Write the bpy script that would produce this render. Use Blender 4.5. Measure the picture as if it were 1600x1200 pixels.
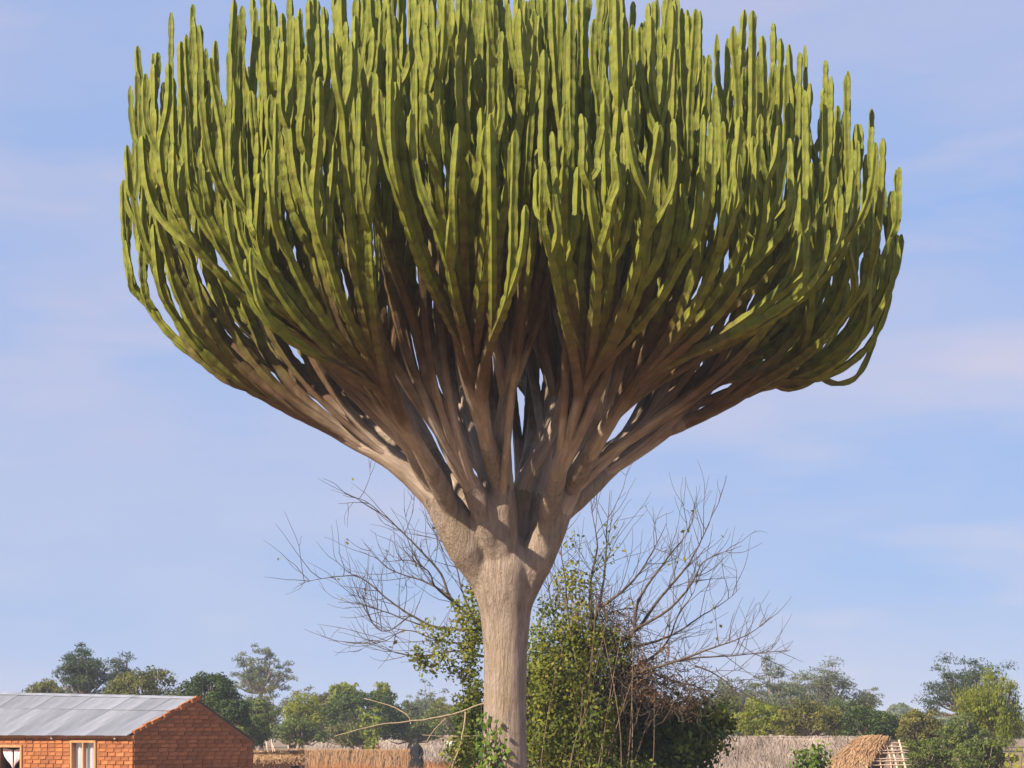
import bpy, math, random
import numpy as np
from mathutils import Vector, Matrix

# ------------------------------------------------------------------ camera, sky, sun, exposure
for o in list(bpy.data.objects):
    bpy.data.objects.remove(o)
scene = bpy.context.scene
col = scene.collection
EYE = 2.5            # eye height in metres
HORIZON = 1140.0     # pixel row of the horizon in the 1600 x 1200 photograph
PX = 0.007 / 25.0    # tangent per pixel

cam_d = bpy.data.cameras.new("camera")
cam_d.sensor_width = 36.0
cam_d.lens = 36.0 / (1600 * PX)
cam_d.shift_y = (HORIZON - 600.0) / 1600.0
cam_d.clip_start = 0.1
cam_d.clip_end = 20000
cam = bpy.data.objects.new("camera", cam_d)
cam.location = (0, 0, EYE)
cam.rotation_euler = (math.radians(90), 0, 0)
col.objects.link(cam)
scene.camera = cam

SUN_EL, SUN_ROT = math.radians(37), math.radians(232)
SUN = Vector((math.sin(SUN_ROT) * math.cos(SUN_EL), math.cos(SUN_ROT) * math.cos(SUN_EL), math.sin(SUN_EL)))

world = bpy.data.worlds.new("World")
scene.world = world
world.use_nodes = True
wn, wl = world.node_tree.nodes, world.node_tree.links
wn.clear()
w_out = wn.new("ShaderNodeOutputWorld")
w_bg = wn.new("ShaderNodeBackground")
w_bg.inputs["Strength"].default_value = 0.065
sky = wn.new("ShaderNodeTexSky")
sky.sky_type = 'NISHITA'
sky.sun_disc = False
sky.sun_elevation = SUN_EL
sky.sun_rotation = SUN_ROT
sky.altitude = 600
sky.air_density = 1.0
sky.dust_density = 0.3
sky.ozone_density = 2.0
w_tc = wn.new("ShaderNodeTexCoord")
w_map = wn.new("ShaderNodeMapping")
w_map.inputs["Scale"].default_value = (1.0, 1.0, 3.2)
w_map.inputs["Location"].default_value = (0.31, 0.0, 0.12)
w_noise = wn.new("ShaderNodeTexNoise")
w_noise.inputs["Scale"].default_value = 4.6
w_noise.inputs["Detail"].default_value = 6.0
w_noise.inputs["Roughness"].default_value = 0.5
w_ramp = wn.new("ShaderNodeValToRGB")          # blue air to lavender veil
w_ramp.color_ramp.elements[0].position = 0.34
w_ramp.color_ramp.elements[0].color = (0.0, 0.0, 0.0, 1)
w_ramp.color_ramp.elements[1].position = 0.62
w_veil = wn.new("ShaderNodeMix"); w_veil.data_type = 'RGBA'
w_veil.inputs["A"].default_value = (2.75, 4.05, 7.1, 1)
w_veil.inputs["B"].default_value = (3.95, 4.50, 6.75, 1)
w_map2 = wn.new("ShaderNodeMapping")
w_map2.inputs["Scale"].default_value = (-1.0, 1.0, 4.5)
w_map2.inputs["Location"].default_value = (1.7, 0.4, -0.09)
w_noise2 = wn.new("ShaderNodeTexNoise")
w_noise2.inputs["Scale"].default_value = 5.5
w_noise2.inputs["Detail"].default_value = 7.0
w_ramp2 = wn.new("ShaderNodeValToRGB")         # sparse pinkish cloud
w_ramp2.color_ramp.elements[0].position = 0.54
w_ramp2.color_ramp.elements[1].position = 0.78
w_cloud = wn.new("ShaderNodeMix"); w_cloud.data_type = 'RGBA'
w_cloud.inputs["B"].default_value = (5.2, 5.0, 6.5, 1)
w_mix = wn.new("ShaderNodeMix"); w_mix.data_type = 'RGBA'
w_mix.inputs["Factor"].default_value = 0.86
wl.new(w_tc.outputs["Generated"], w_map.inputs["Vector"])
wl.new(w_map.outputs["Vector"], w_noise.inputs["Vector"])
wl.new(w_noise.outputs["Fac"], w_ramp.inputs["Fac"])
wl.new(w_ramp.outputs["Color"], w_veil.inputs["Factor"])
wl.new(w_tc.outputs["Generated"], w_map2.inputs["Vector"])
wl.new(w_map2.outputs["Vector"], w_noise2.inputs["Vector"])
wl.new(w_noise2.outputs["Fac"], w_ramp2.inputs["Fac"])
wl.new(w_ramp2.outputs["Color"], w_cloud.inputs["Factor"])
wl.new(w_veil.outputs["Result"], w_cloud.inputs["A"])
wl.new(sky.outputs["Color"], w_mix.inputs["A"])
wl.new(w_cloud.outputs["Result"], w_mix.inputs["B"])
wl.new(w_mix.outputs["Result"], w_bg.inputs["Color"])
wl.new(w_bg.outputs["Background"], w_out.inputs["Surface"])

sun_d = bpy.data.lights.new("sun", 'SUN')
sun_d.energy = 5.0
sun_d.angle = math.radians(0.5)
sun_d.color = (1.0, 0.87, 0.68)
sun = bpy.data.objects.new("sun", sun_d)
sun.rotation_euler = SUN.to_track_quat('Z', 'Y').to_euler()
sun.location = (-30, -20, 40)
col.objects.link(sun)

scene.view_settings.view_transform = 'Standard'
scene.view_settings.look = 'None'
scene.view_settings.exposure = 0.9
scene.view_settings.gamma = 1.0
scene.view_settings.use_curve_mapping = False
scene.render.engine = 'CYCLES'
scene.cycles.use_denoising = True
scene.cycles.max_bounces = 6
scene.cycles.transparent_max_bounces = 8

R = np.random.default_rng(11)
rnd = random.Random(7)

# ------------------------------------------------------------------ helpers
def at(px, py, Y):
    """The point at distance Y that the photograph shows at pixel (px, py)."""
    return np.array([(px - 800.0) * PX * Y, Y, EYE + (HORIZON - py) * PX * Y])

def ground_z(y):
    y = np.asarray(y, float)
    a = np.clip((y - 50) / 45.0, 0, 1); a = a * a * (3 - 2 * a)
    b = np.clip((y - 110) / 60.0, 0, 1); b = b * b * (3 - 2 * b)
    return 0.5 * a - 0.3 * b

def make_mesh(name, V, F, mat, attrs=None, smooth=True):
    """V (n,3); F list of int arrays (m,3|4); attrs {name: (n,) or (n,3)}"""
    V = np.asarray(V, np.float32)
    if not isinstance(F, (list, tuple)):
        F = [F]
    F = [np.asarray(f, np.int32) for f in F if len(f)]
    me = bpy.data.meshes.new(name)
    me.vertices.add(len(V))
    me.vertices.foreach_set("co", V.ravel())
    loops = np.concatenate([f.ravel() for f in F])
    tot = np.concatenate([np.full(len(f), f.shape[1], np.int32) for f in F])
    start = np.concatenate([[0], np.cumsum(tot)[:-1]]).astype(np.int32)
    me.loops.add(len(loops))
    me.loops.foreach_set("vertex_index", loops)
    me.polygons.add(len(tot))
    me.polygons.foreach_set("loop_start", start)
    me.polygons.foreach_set("loop_total", tot)
    me.polygons.foreach_set("use_smooth", np.full(len(tot), smooth, bool) if np.isscalar(smooth) else np.asarray(smooth, bool))
    for k, a in (attrs or {}).items():
        a = np.asarray(a, np.float32)
        if a.ndim == 1:
            at_ = me.attributes.new(k, 'FLOAT', 'POINT'); at_.data.foreach_set("value", a)
        else:
            at_ = me.attributes.new(k, 'FLOAT_VECTOR', 'POINT'); at_.data.foreach_set("vector", a.ravel())
    me.materials.append(mat)
    me.update(calc_edges=True)
    me.validate()
    return me

def obj(name, me, parent=None, loc=None, rot=None):
    o = bpy.data.objects.new(name, me)
    col.objects.link(o)
    if loc is not None: o.location = loc
    if rot is not None: o.rotation_euler = rot
    if parent is not None: o.parent = parent
    return o

def empty(name, loc=(0, 0, 0), rotz=0):
    o = bpy.data.objects.new(name, None)
    o.empty_display_size = 0.3
    col.objects.link(o)
    o.location = [float(v) for v in loc]
    o.rotation_euler = (0, 0, rotz)
    return o

def tag(o, label=None, cat=None, group=None, kind=None):
    if label: o["label"] = label
    if cat: o["category"] = cat
    if group: o["group"] = group
    if kind: o["kind"] = kind
    return o

class MB:
    """collects geometry for ONE mesh object"""
    def __init__(self): self.V, self.Q, self.T, self.n, self.A = [], [], [], 0, {}
    def add(self, V, Q=None, T=None, **attrs):
        V = np.asarray(V, float)
        self.V.append(V)
        if Q is not None and len(Q): self.Q.append(np.asarray(Q, int) + self.n)
        if T is not None and len(T): self.T.append(np.asarray(T, int) + self.n)
        for k, a in attrs.items(): self.A.setdefault(k, []).append(np.asarray(a, float))
        self.n += len(V)
    def box(self, lo, hi, jit=0, rng=None, **attrs):
        lo, hi = np.array(lo, float), np.array(hi, float)
        V = np.array([[x, y, z] for z in (0, 1) for y in (0, 1) for x in (0, 1)], float)
        V = lo + V * (hi - lo)
        if jit: V = V + (rng or R).uniform(-jit, jit, V.shape)
        Q = [[0, 2, 3, 1], [4, 5, 7, 6], [0, 1, 5, 4], [2, 6, 7, 3], [0, 4, 6, 2], [1, 3, 7, 5]]
        self.add(V, Q, **attrs)
    def tube(self, P, rad, k=8, cap=True, **attrs):
        V, Q, T, *_ = tube_geo(P, rad, k, cap)
        self.add(V, Q, T, **{a: np.full(len(V), v) for a, v in attrs.items()})
    def mesh(self, name, mat, smooth=True):
        F = []
        if self.Q: F.append(np.concatenate(self.Q))
        if self.T: F.append(np.concatenate(self.T))
        A = {k: np.concatenate(v) for k, v in self.A.items()}
        A = {k: v for k, v in A.items() if len(v) == self.n}
        return make_mesh(name, np.concatenate(self.V), F, mat, A, smooth)
    def build(self, name, mat, parent=None, smooth=True, loc=None, rot=None):
        return obj(name, self.mesh(name, mat, smooth), parent, loc, rot)

def frames(P):
    """parallel-transport frames along a polyline"""
    P = np.asarray(P, float)
    T = np.gradient(P, axis=0)
    T /= np.linalg.norm(T, axis=1, keepdims=True) + 1e-9
    ref = np.array([0, 1.0, 0]) if abs(T[0][1]) < 0.9 else np.array([1.0, 0, 0])
    n = ref - T[0] * ref.dot(T[0]); n /= np.linalg.norm(n)
    N = [n]
    for i in range(1, len(P)):
        n = N[-1] - T[i] * N[-1].dot(T[i])
        n /= np.linalg.norm(n) + 1e-9
        N.append(n)
    N = np.array(N)
    return T, N, np.cross(T, N)

def tube_geo(P, rad, k=8, cap=True, prof=None):
    P = np.asarray(P, float); m = len(P)
    rad = np.broadcast_to(np.asarray(rad, float), (m,))
    T, N, B = frames(P)
    th = np.arange(k) * 2 * math.pi / k
    pr = np.ones((m, k)) if prof is None else prof
    rr = rad[:, None] * pr
    V = P[:, None, :] + rr[:, :, None] * (np.cos(th)[None, :, None] * N[:, None, :] + np.sin(th)[None, :, None] * B[:, None, :])
    V = V.reshape(-1, 3)
    i = np.arange(m - 1)[:, None] * k; j = np.arange(k)[None, :]; j2 = (j + 1) % k
    Q = np.stack([i + j, i + j2, i + k + j2, i + k + j], -1).reshape(-1, 4)
    Tt = []
    if cap:
        V = np.vstack([V, P[-1] + T[-1] * rad[-1] * 0.5])
        e = len(V) - 1
        jj = np.arange(k); Tt = np.stack([(m - 1) * k + jj, (m - 1) * k + (jj + 1) % k, np.full(k, e)], -1)
    L = np.concatenate([[0], np.cumsum(np.linalg.norm(np.diff(P, axis=0), axis=1))])
    return V, Q, Tt, L, th, rr

def smooth_path(pts, step):
    """Catmull-Rom through pts, resampled at about `step`"""
    pts = np.asarray(pts, float)
    if len(pts) == 2:
        n = max(2, int(np.linalg.norm(pts[1] - pts[0]) / step) + 1)
        return pts[0] + (pts[1] - pts[0]) * np.linspace(0, 1, n)[:, None]
    E = np.vstack([2 * pts[0] - pts[1], pts, 2 * pts[-1] - pts[-2]])
    out = []
    for i in range(1, len(E) - 2):
        a, b, c, d = E[i - 1], E[i], E[i + 1], E[i + 2]
        t = np.linspace(0, 1, 12, endpoint=False)[:, None]
        out.append(0.5 * (2 * b + (c - a) * t + (2 * a - 5 * b + 4 * c - d) * t ** 2 + (3 * b - a - 3 * c + d) * t ** 3))
    out = np.vstack(out + [pts[-1:]])
    return resample(out, step)

def resample(P, step):
    L = np.concatenate([[0], np.cumsum(np.linalg.norm(np.diff(P, axis=0), axis=1))])
    n = max(3, int(L[-1] / step) + 1)
    s = np.linspace(0, L[-1], n)
    return np.stack([np.interp(s, L, P[:, i]) for i in range(3)], -1)

# ------------------------------------------------------------------ materials
def new_mat(name):
    m = bpy.data.materials.new(name); m.use_nodes = True
    nt = m.node_tree
    b = nt.nodes["Principled BSDF"]
    b.inputs["Roughness"].default_value = 0.8
    b.inputs["Specular IOR Level"].default_value = 0.2
    return m, nt, b

def ramp(nt, fac, stops):
    r = nt.nodes.new("ShaderNodeValToRGB")
    el = r.color_ramp.elements
    while len(el) < len(stops): el.new(0.5)
    for e, (p, c) in zip(el, stops):
        e.position = p; e.color = (*c, 1)
    nt.links.new(fac, r.inputs["Fac"])
    return r.outputs["Color"]

def noise(nt, scale, detail=4, rough=0.55, vec=None, vscale=None):
    n = nt.nodes.new("ShaderNodeTexNoise")
    n.inputs["Scale"].default_value = scale
    n.inputs["Detail"].default_value = detail
    n.inputs["Roughness"].default_value = rough
    if vec is None:
        vec = nt.nodes.new("ShaderNodeTexCoord").outputs["Object"]
    if vscale is not None:
        mp = nt.nodes.new("ShaderNodeMapping"); mp.inputs["Scale"].default_value = vscale
        nt.links.new(vec, mp.inputs["Vector"]); vec = mp.outputs["Vector"]
    nt.links.new(vec, n.inputs["Vector"])
    return n.outputs["Fac"]

def mixc(nt, fac, a, b, mode='MIX'):
    m = nt.nodes.new("ShaderNodeMix"); m.data_type = 'RGBA'; m.blend_type = mode
    for k, v in (("Factor", fac), ("A", a), ("B", b)):
        if isinstance(v, (int, float)): m.inputs[k].default_value = v
        elif isinstance(v, tuple): m.inputs[k].default_value = (*v, 1)
        else: nt.links.new(v, m.inputs[k])
    return m.outputs["Result"]

def maths(nt, op, a, b=None, c=None):
    m = nt.nodes.new("ShaderNodeMath"); m.operation = op
    for i, v in enumerate((a, b, c)):
        if v is None: continue
        if isinstance(v, (int, float)): m.inputs[i].default_value = v
        else: nt.links.new(v, m.inputs[i])
    return m.outputs[0]

def bump(nt, b, h, strength, dist=0.02):
    n = nt.nodes.new("ShaderNodeBump")
    n.inputs["Strength"].default_value = strength
    n.inputs["Distance"].default_value = dist
    nt.links.new(h, n.inputs["Height"])
    nt.links.new(n.outputs["Normal"], b.inputs["Normal"])

def attr(nt, name, out="Fac"):
    a = nt.nodes.new("ShaderNodeAttribute"); a.attribute_name = name
    return a.outputs[out]

def leaf_mat(name, stops, trans=0.35, rough=0.55):
    m, nt, b = new_mat(name)
    c = ramp(nt, attr(nt, "tint"), stops)
    nt.links.new(c, b.inputs["Base Color"])
    b.inputs["Roughness"].default_value = rough
    t = nt.nodes.new("ShaderNodeBsdfTranslucent")
    nt.links.new(c, t.inputs["Color"])
    mx = nt.nodes.new("ShaderNodeMixShader"); mx.inputs[0].default_value = trans
    nt.links.new(b.outputs[0], mx.inputs[1]); nt.links.new(t.outputs[0], mx.inputs[2])
    nt.links.new(mx.outputs[0], nt.nodes["Material Output"].inputs["Surface"])
    return m

def simple_mat(name, c1, c2, scale=6.0, vscale=None, rough=0.85, bmp=0.3, detail=4, dist=0.02, objrand=0.0):
    m, nt, b = new_mat(name)
    f = noise(nt, scale, detail, vscale=vscale)
    c = ramp(nt, f, [(0.3, c1), (0.7, c2)])
    if objrand:
        oi = nt.nodes.new("ShaderNodeObjectInfo")
        v = maths(nt, 'MULTIPLY_ADD', oi.outputs["Random"], 2 * objrand, 1 - objrand)
        hs = nt.nodes.new("ShaderNodeHueSaturation")
        nt.links.new(v, hs.inputs["Value"]); nt.links.new(c, hs.inputs["Color"]); c = hs.outputs["Color"]
    nt.links.new(c, b.inputs["Base Color"])
    b.inputs["Roughness"].default_value = rough
    if bmp: bump(nt, b, f, bmp, dist)
    return m

# the candelabra tree: green ribbed arms that turn brown, then into grey bark with age
def euphorbia_material(name, woody):
    m, nt, b = new_mat(name)
    bk = attr(nt, "bark_co", "Vector")
    n_f = noise(nt, 9, 5, 0.6, bk)
    n_big = noise(nt, 1.7, 3, 0.5, bk)
    streak = noise(nt, 19, 8, 0.72, bk, (1, 1, 0.14))
    patch = noise(nt, 5, 4, 0.6, bk, (1, 1, 0.45))
    fine = noise(nt, 60, 4, 0.6, bk, (1, 1, 0.16))
    age = attr(nt, "age")
    rib = attr(nt, "rib")
    green = ramp(nt, n_f, [(0.25, (0.100, 0.130, 0.016)), (0.5, (0.185, 0.205, 0.027)), (0.8, (0.270, 0.255, 0.040))])
    old = ramp(nt, n_f, [(0.3, (0.090, 0.080, 0.018)), (0.7, (0.185, 0.145, 0.040))])
    brown = ramp(nt, streak, [(0.3, (0.085, 0.048, 0.024)), (0.6, (0.175, 0.105, 0.060)), (0.85, (0.28, 0.19, 0.12))])
    grey = ramp(nt, streak, [(0.22, (0.150, 0.110, 0.084)), (0.42, (0.345, 0.265, 0.208)), (0.62, (0.480, 0.380, 0.305)), (0.9, (0.58, 0.475, 0.39))])
    # yellowish weathered strip
    grey = mixc(nt, ramp(nt, n_big, [(0.56, (0, 0, 0)), (0.70, (0.6, 0.6, 0.6))]), grey, (0.34, 0.25, 0.125))
    grey = mixc(nt, ramp(nt, patch, [(0.36, (0.6, 0.6, 0.6) if not woody else (0.35, 0.35, 0.35)), (0.54, (0, 0, 0))]), grey, mixc(nt, 0.5, grey, (0.095, 0.074, 0.06)))
    brown = mixc(nt, ramp(nt, patch, [(0.40, (0.7, 0.7, 0.7)), (0.58, (0, 0, 0))]), brown, mixc(nt, 0.6, brown, (0.05, 0.036, 0.025)))
    if woody:
        colr = grey
    else:
        a2 = maths(nt, 'ADD', age, maths(nt, 'MULTIPLY_ADD', n_big, 2.6, -1.3))
        def step(lo, hi):
            mr = nt.nodes.new("ShaderNodeMapRange")
            mr.interpolation_type = 'SMOOTHSTEP'
            mr.inputs["From Min"].default_value = lo; mr.inputs["From Max"].default_value = hi
            nt.links.new(a2, mr.inputs["Value"]); return mr.outputs["Result"]
        colr = mixc(nt, step(1.7, 2.7), green, old)
        colr = mixc(nt, step(2.5, 3.5), colr, brown)
        colr = mixc(nt, step(3.9, 5.2), colr, grey)
        # ridge line with its horny brown margin, and scars at the joints
        rd = maths(nt, 'MULTIPLY', ramp(nt, rib, [(0.86, (0, 0, 0)), (1.0, (1, 1, 1))]), ramp(nt, fine, [(0.45, (0, 0, 0)), (0.6, (1, 1, 1))]))
        colr = mixc(nt, maths(nt, 'MULTIPLY', rd, 0.55), colr, (0.16, 0.10, 0.045))
        colr = mixc(nt, maths(nt, 'MULTIPLY', attr(nt, "joint"), 0.55), colr, (0.085, 0.06, 0.025))
    nt.links.new(colr, b.inputs["Base Color"])
    b.inputs["Roughness"].default_value = 0.85 if woody else 0.6
    h = maths(nt, 'ADD', maths(nt, 'MULTIPLY', streak, 2.0), maths(nt, 'ADD', maths(nt, 'MULTIPLY', fine, 0.8), patch))
    bump(nt, b, h, 1.0 if woody else 0.6, 0.04 if woody else 0.02)
    return m

M_arm = euphorbia_material("euphorbia_arm", False)
M_bark = euphorbia_material("euphorbia_bark", True)
M_twig = simple_mat("twig_bark", (0.055, 0.042, 0.032), (0.14, 0.11, 0.085), 14, rough=0.9)
M_stem = simple_mat("creeper_stem", (0.12, 0.08, 0.05), (0.27, 0.19, 0.12), 14, rough=0.9)
M_paletwig = simple_mat("pale_dead_wood", (0.26, 0.20, 0.135), (0.42, 0.33, 0.22), 14, rough=0.85)
M_trunkbg = simple_mat("far_trunk_bark", (0.13, 0.10, 0.08), (0.30, 0.25, 0.20), 5, rough=0.9)
M_leaf_creeper = leaf_mat("creeper_leaf", [(0, (0.045, 0.075, 0.012)), (0.35, (0.12, 0.15, 0.02)), (0.7, (0.21, 0.22, 0.03)), (0.93, (0.33, 0.27, 0.04)), (1, (0.42, 0.22, 0.05))])
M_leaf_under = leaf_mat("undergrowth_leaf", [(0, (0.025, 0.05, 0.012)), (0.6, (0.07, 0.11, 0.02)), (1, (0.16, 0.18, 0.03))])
M_dry = leaf_mat("dry_leaf", [(0, (0.09, 0.05, 0.03)), (0.5, (0.20, 0.11, 0.06)), (0.85, (0.30, 0.17, 0.09)), (1, (0.42, 0.20, 0.07))], 0.15)
M_ivy = leaf_mat("ivy_leaf", [(0, (0.04, 0.09, 0.012)), (0.6, (0.11, 0.18, 0.02)), (1, (0.22, 0.26, 0.04))], 0.3, 0.4)

# ------------------------------------------------------------------ ground
def build_ground():
    ys = np.concatenate([np.linspace(-60, 40, 11), np.linspace(45, 200, 63), [260, 350, 500, 800, 1500, 3000, 6000, 12000]])
    xs = np.concatenate([[-9000, -3000, -1000, -400, -200, -120], np.linspace(-90, 90, 61), [120, 200, 400, 1000, 3000, 9000]])
    X, Y = np.meshgrid(xs, ys)
    Z = ground_z(Y) + 0.05 * np.sin(X * 0.31 + Y * 0.17) * np.sin(Y * 0.23 - X * 0.11)
    near = np.hypot(X, Y - 25) < 12
    Z = np.where(near, 0, Z)
    V = np.stack([X, Y, Z], -1).reshape(-1, 3)
    nx = len(xs)
    i, j = np.meshgrid(np.arange(len(ys) - 1), np.arange(nx - 1), indexing='ij')
    a = (i * nx + j).ravel()
    Q = np.stack([a, a + 1, a + nx + 1, a + nx], -1)
    m, nt, b = new_mat("dry_soil")
    f1 = noise(nt, 0.35, 5); f2 = noise(nt, 4.0, 6)
    c = mixc(nt, f1, ramp(nt, f2, [(0.3, (0.17, 0.09, 0.045)), (0.7, (0.27, 0.155, 0.085))]), ramp(nt, f2, [(0.3, (0.16, 0.12, 0.06)), (0.7, (0.24, 0.19, 0.10))]))
    nt.links.new(c, b.inputs["Base Color"]); b.inputs["Roughness"].default_value = 0.95
    bump(nt, b, f2, 0.6, 0.08)
    tag(obj("ground", make_mesh("ground", V, Q, m)), kind="structure")
build_ground()

# ------------------------------------------------------------------ the candelabra euphorbia
TREE = np.array([at(789, 1140, 25)[0], 25.0, 0.0])
tree = empty("euphorbia_tree", TREE)
tag(tree, "huge candelabra euphorbia tree with pale trunk and a dome of upright green arms", "tree")

def arm_mesh(name, P, rad, mat, ribs=4, k=8, woody=False, rng=None, tip=True):
    """One continuous arm: P is the centre line from the fork to the tip."""
    rng = rng or R
    seg = rng.uniform(0.15, 0.27)
    P = resample(P, seg / 4.0)
    m = len(P)
    L = np.concatenate([[0], np.cumsum(np.linalg.norm(np.diff(P, axis=0), axis=1))])
    rad = np.interp(np.linspace(0, 1, m), np.linspace(0, 1, len(rad)), rad)
    age = L[-1] - L
    dist = np.linalg.norm(P - np.array([AX, AY, 4.6]), axis=1)
    wood = np.maximum(age * 0.92, 7.9 - 1.55 * dist)      # how woody the arm is along its length
    # constriction of each joint, irregular
    nseg = int(m / 4) + 2
    amp = rng.uniform(0.09, 0.25, nseg)
    ph = (np.arange(m) % 4); si = np.arange(m) // 4
    youth = np.clip(1 - (wood - 2.2) / 2.0, 0, 1)
    con = np.where(ph == 0, 1 - amp[si], np.where(ph == 2, 1.05, 1.0))
    con = 1 + (con - 1) * (0.04 + 0.96 * youth)
    swell = 1 + rng.normal(0.0, 0.035, nseg)[si] * (0.1 + 0.9 * youth)
    endr = np.ones(m)
    if tip:
        endr = 1 - np.clip((0.09 - age) / 0.09, 0, 1) ** 2 * 0.55
    rr = rad * con * swell * endr
    th = np.arange(k) * 2 * math.pi / k
    depth = 0.05 + 0.40 * youth
    ridge = 0.5 + 0.5 * np.cos(ribs * th + 0.0)
    ridge = ridge ** 0.9
    twist = rng.uniform(0, 2 * math.pi)
    prof = 1 - depth[:, None] * (1 - ridge[None, :])
    prof *= 1 + rng.normal(0, 0.03, prof.shape) * (0.35 + 0.65 * youth)[:, None]
    # swelling so that the ridge diameter, not the mean, gives the visible width
    prof *= (1 + 0.22 * youth)[:, None]
    T, N, B = frames(P)
    c, s = np.cos(th + twist), np.sin(th + twist)
    V = P[:, None, :] + (rr[:, None] * prof)[:, :, None] * (c[None, :, None] * N[:, None, :] + s[None, :, None] * B[:, None, :])
    V = V.reshape(-1, 3)
    i = np.arange(m - 1)[:, None] * k; j = np.arange(k)[None, :]; j2 = (j + 1) % k
    Q = np.stack([i + j, i + j2, i + k + j2, i + k + j], -1).reshape(-1, 4)
    V = np.vstack([V, P[-1] + T[-1] * 0.012])
    e = len(V) - 1; jj = np.arange(k)
    Tt = np.stack([(m - 1) * k + jj, (m - 1) * k + (jj + 1) % k, np.full(k, e)], -1)
    app = lambda a: np.append(a, a[-1])
    A_age = app(np.repeat(wood, k))
    A_rib = app(np.tile(ridge, m)) * app(np.repeat(youth, k))
    A_joint = app(np.repeat((ph == 0) * (0.35 + 0.65 * np.clip(age / 2.5, 0, 1)) * np.clip((4.6 - wood) / 1.5, 0, 1), k))
    off = rng.uniform(0, 50)
    bk = np.stack([np.tile(c, m) * np.repeat(rr, k) + off, np.tile(s, m) * np.repeat(rr, k), np.repeat(L, k) + off], -1)
    bk = np.vstack([bk, bk[-1]])
    sm = np.concatenate([np.repeat(youth[:-1] < 0.35, k), np.zeros(k, bool)])
    return V, Q, Tt, dict(age=A_age, rib=A_rib, joint=A_joint, bark_co=bk), sm

# limbs traced from the photograph: (px, py, depth behind the trunk in metres)
LIMBS = [
 ([(775, 985, 0), (756, 905, -.05), (722, 840, -.2), (690, 785, -.3), (650, 745, -.3), (605, 712, -.3), (552, 688, -.2), (500, 662, -.1), (450, 638, 0), (408, 614, 0)], .215),
 ([(690, 785, -.25), (648, 738, -.2), (600, 690, -.1), (548, 652, .2), (500, 618, .5), (450, 583, .6)], .13),
 ([(712, 815, -.25), (690, 775, -.35), (655, 715, -.5), (620, 665, -.8), (590, 615, -1.0), (560, 560, -1.2)], .14),
 ([(712, 820, -.1), (690, 760, -.05), (668, 700, .1), (645, 650, .2), (620, 605, .4), (602, 560, .5)], .13),
 ([(784, 930, -.1), (770, 850, -.28), (745, 775, -.5), (710, 718, -.7), (685, 665, -.9), (668, 600, -1.2), (655, 530, -1.5)], .135),
 ([(785, 900, .1), (768, 770, .3), (742, 690, .6), (715, 630, .9), (690, 560, 1.2)], .13),
 ([(789, 960, -.1), (786, 870, -.2), (784, 760, -.4), (784, 690, -.55), (790, 620, -.75), (802, 550, -1.0), (808, 490, -1.2)], .165),
 ([(796, 910, 0), (808, 800, 0), (830, 733, -.1), (860, 680, -.2), (885, 625, -.4), (905, 575, -.6)], .125),
 ([(800, 920, .12), (824, 820, .3), (846, 730, .6), (860, 660, .9), (868, 600, 1.2)], .15),
 ([(804, 985, -.02), (832, 890, -.1), (865, 815, -.2), (890, 765, -.3), (912, 715, -.4), (932, 665, -.6), (950, 600, -.8), (970, 540, -1.0)], .185),
 ([(850, 850, -.12), (878, 803, -.12), (905, 772, -.1), (945, 738, 0), (985, 705, .1), (1020, 672, .2), (1050, 640, .2), (1080, 600, .2)], .135),
 ([(985, 703, .1), (1020, 677, .15), (1050, 668, .1), (1090, 652, 0), (1130, 632, -.1), (1175, 608, -.1), (1212, 597, -.1)], .085),
 ([(900, 775, -.05), (935, 738, .15), (970, 690, .4), (1010, 650, .7), (1060, 610, 1.0)], .105),
 ([(878, 800, -.25), (900, 745, -.45), (930, 695, -.8), (965, 640, -1.3), (1000, 590, -1.7)], .11),
 ([(785, 800, -.3), (776, 740, -.55), (760, 685, -.9), (746, 620, -1.4), (738, 560, -1.8)], .105),
 ([(790, 920, .15), (790, 800, .5), (772, 710, 1.1), (750, 640, 1.7)], .13),
 ([(806, 910, .15), (845, 780, .7), (895, 710, 1.3), (950, 655, 1.9)], .13),
 ([(800, 920, .2), (812, 780, .9), (832, 690, 1.6), (850, 625, 2.3)], .12),
 ([(800, 900, .2), (870, 765, .8), (950, 700, 1.5), (1030, 650, 2.1)], .11),
 ([(735, 865, .05), (685, 780, .35), (630, 700, .8), (560, 645, 1.2), (500, 600, 1.5)], .11),
 ([(838, 860, -.2), (862, 780, -.5), (880, 710, -1.0), (900, 640, -1.5), (915, 590, -1.9)], .105),
 ([(725, 840, -.25), (690, 765, -.6), (655, 700, -1.1), (625, 650, -1.6), (600, 600, -2.0)], .105),
 ([(780, 910, .15), (715, 770, .8), (655, 695, 1.4), (590, 635, 2.0)], .12),
]
limb_paths = []
for pts, r0 in LIMBS:
    limb_paths.append(smooth_path([at(px, py, 25 + dy) for px, py, dy in pts], 0.08))

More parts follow.
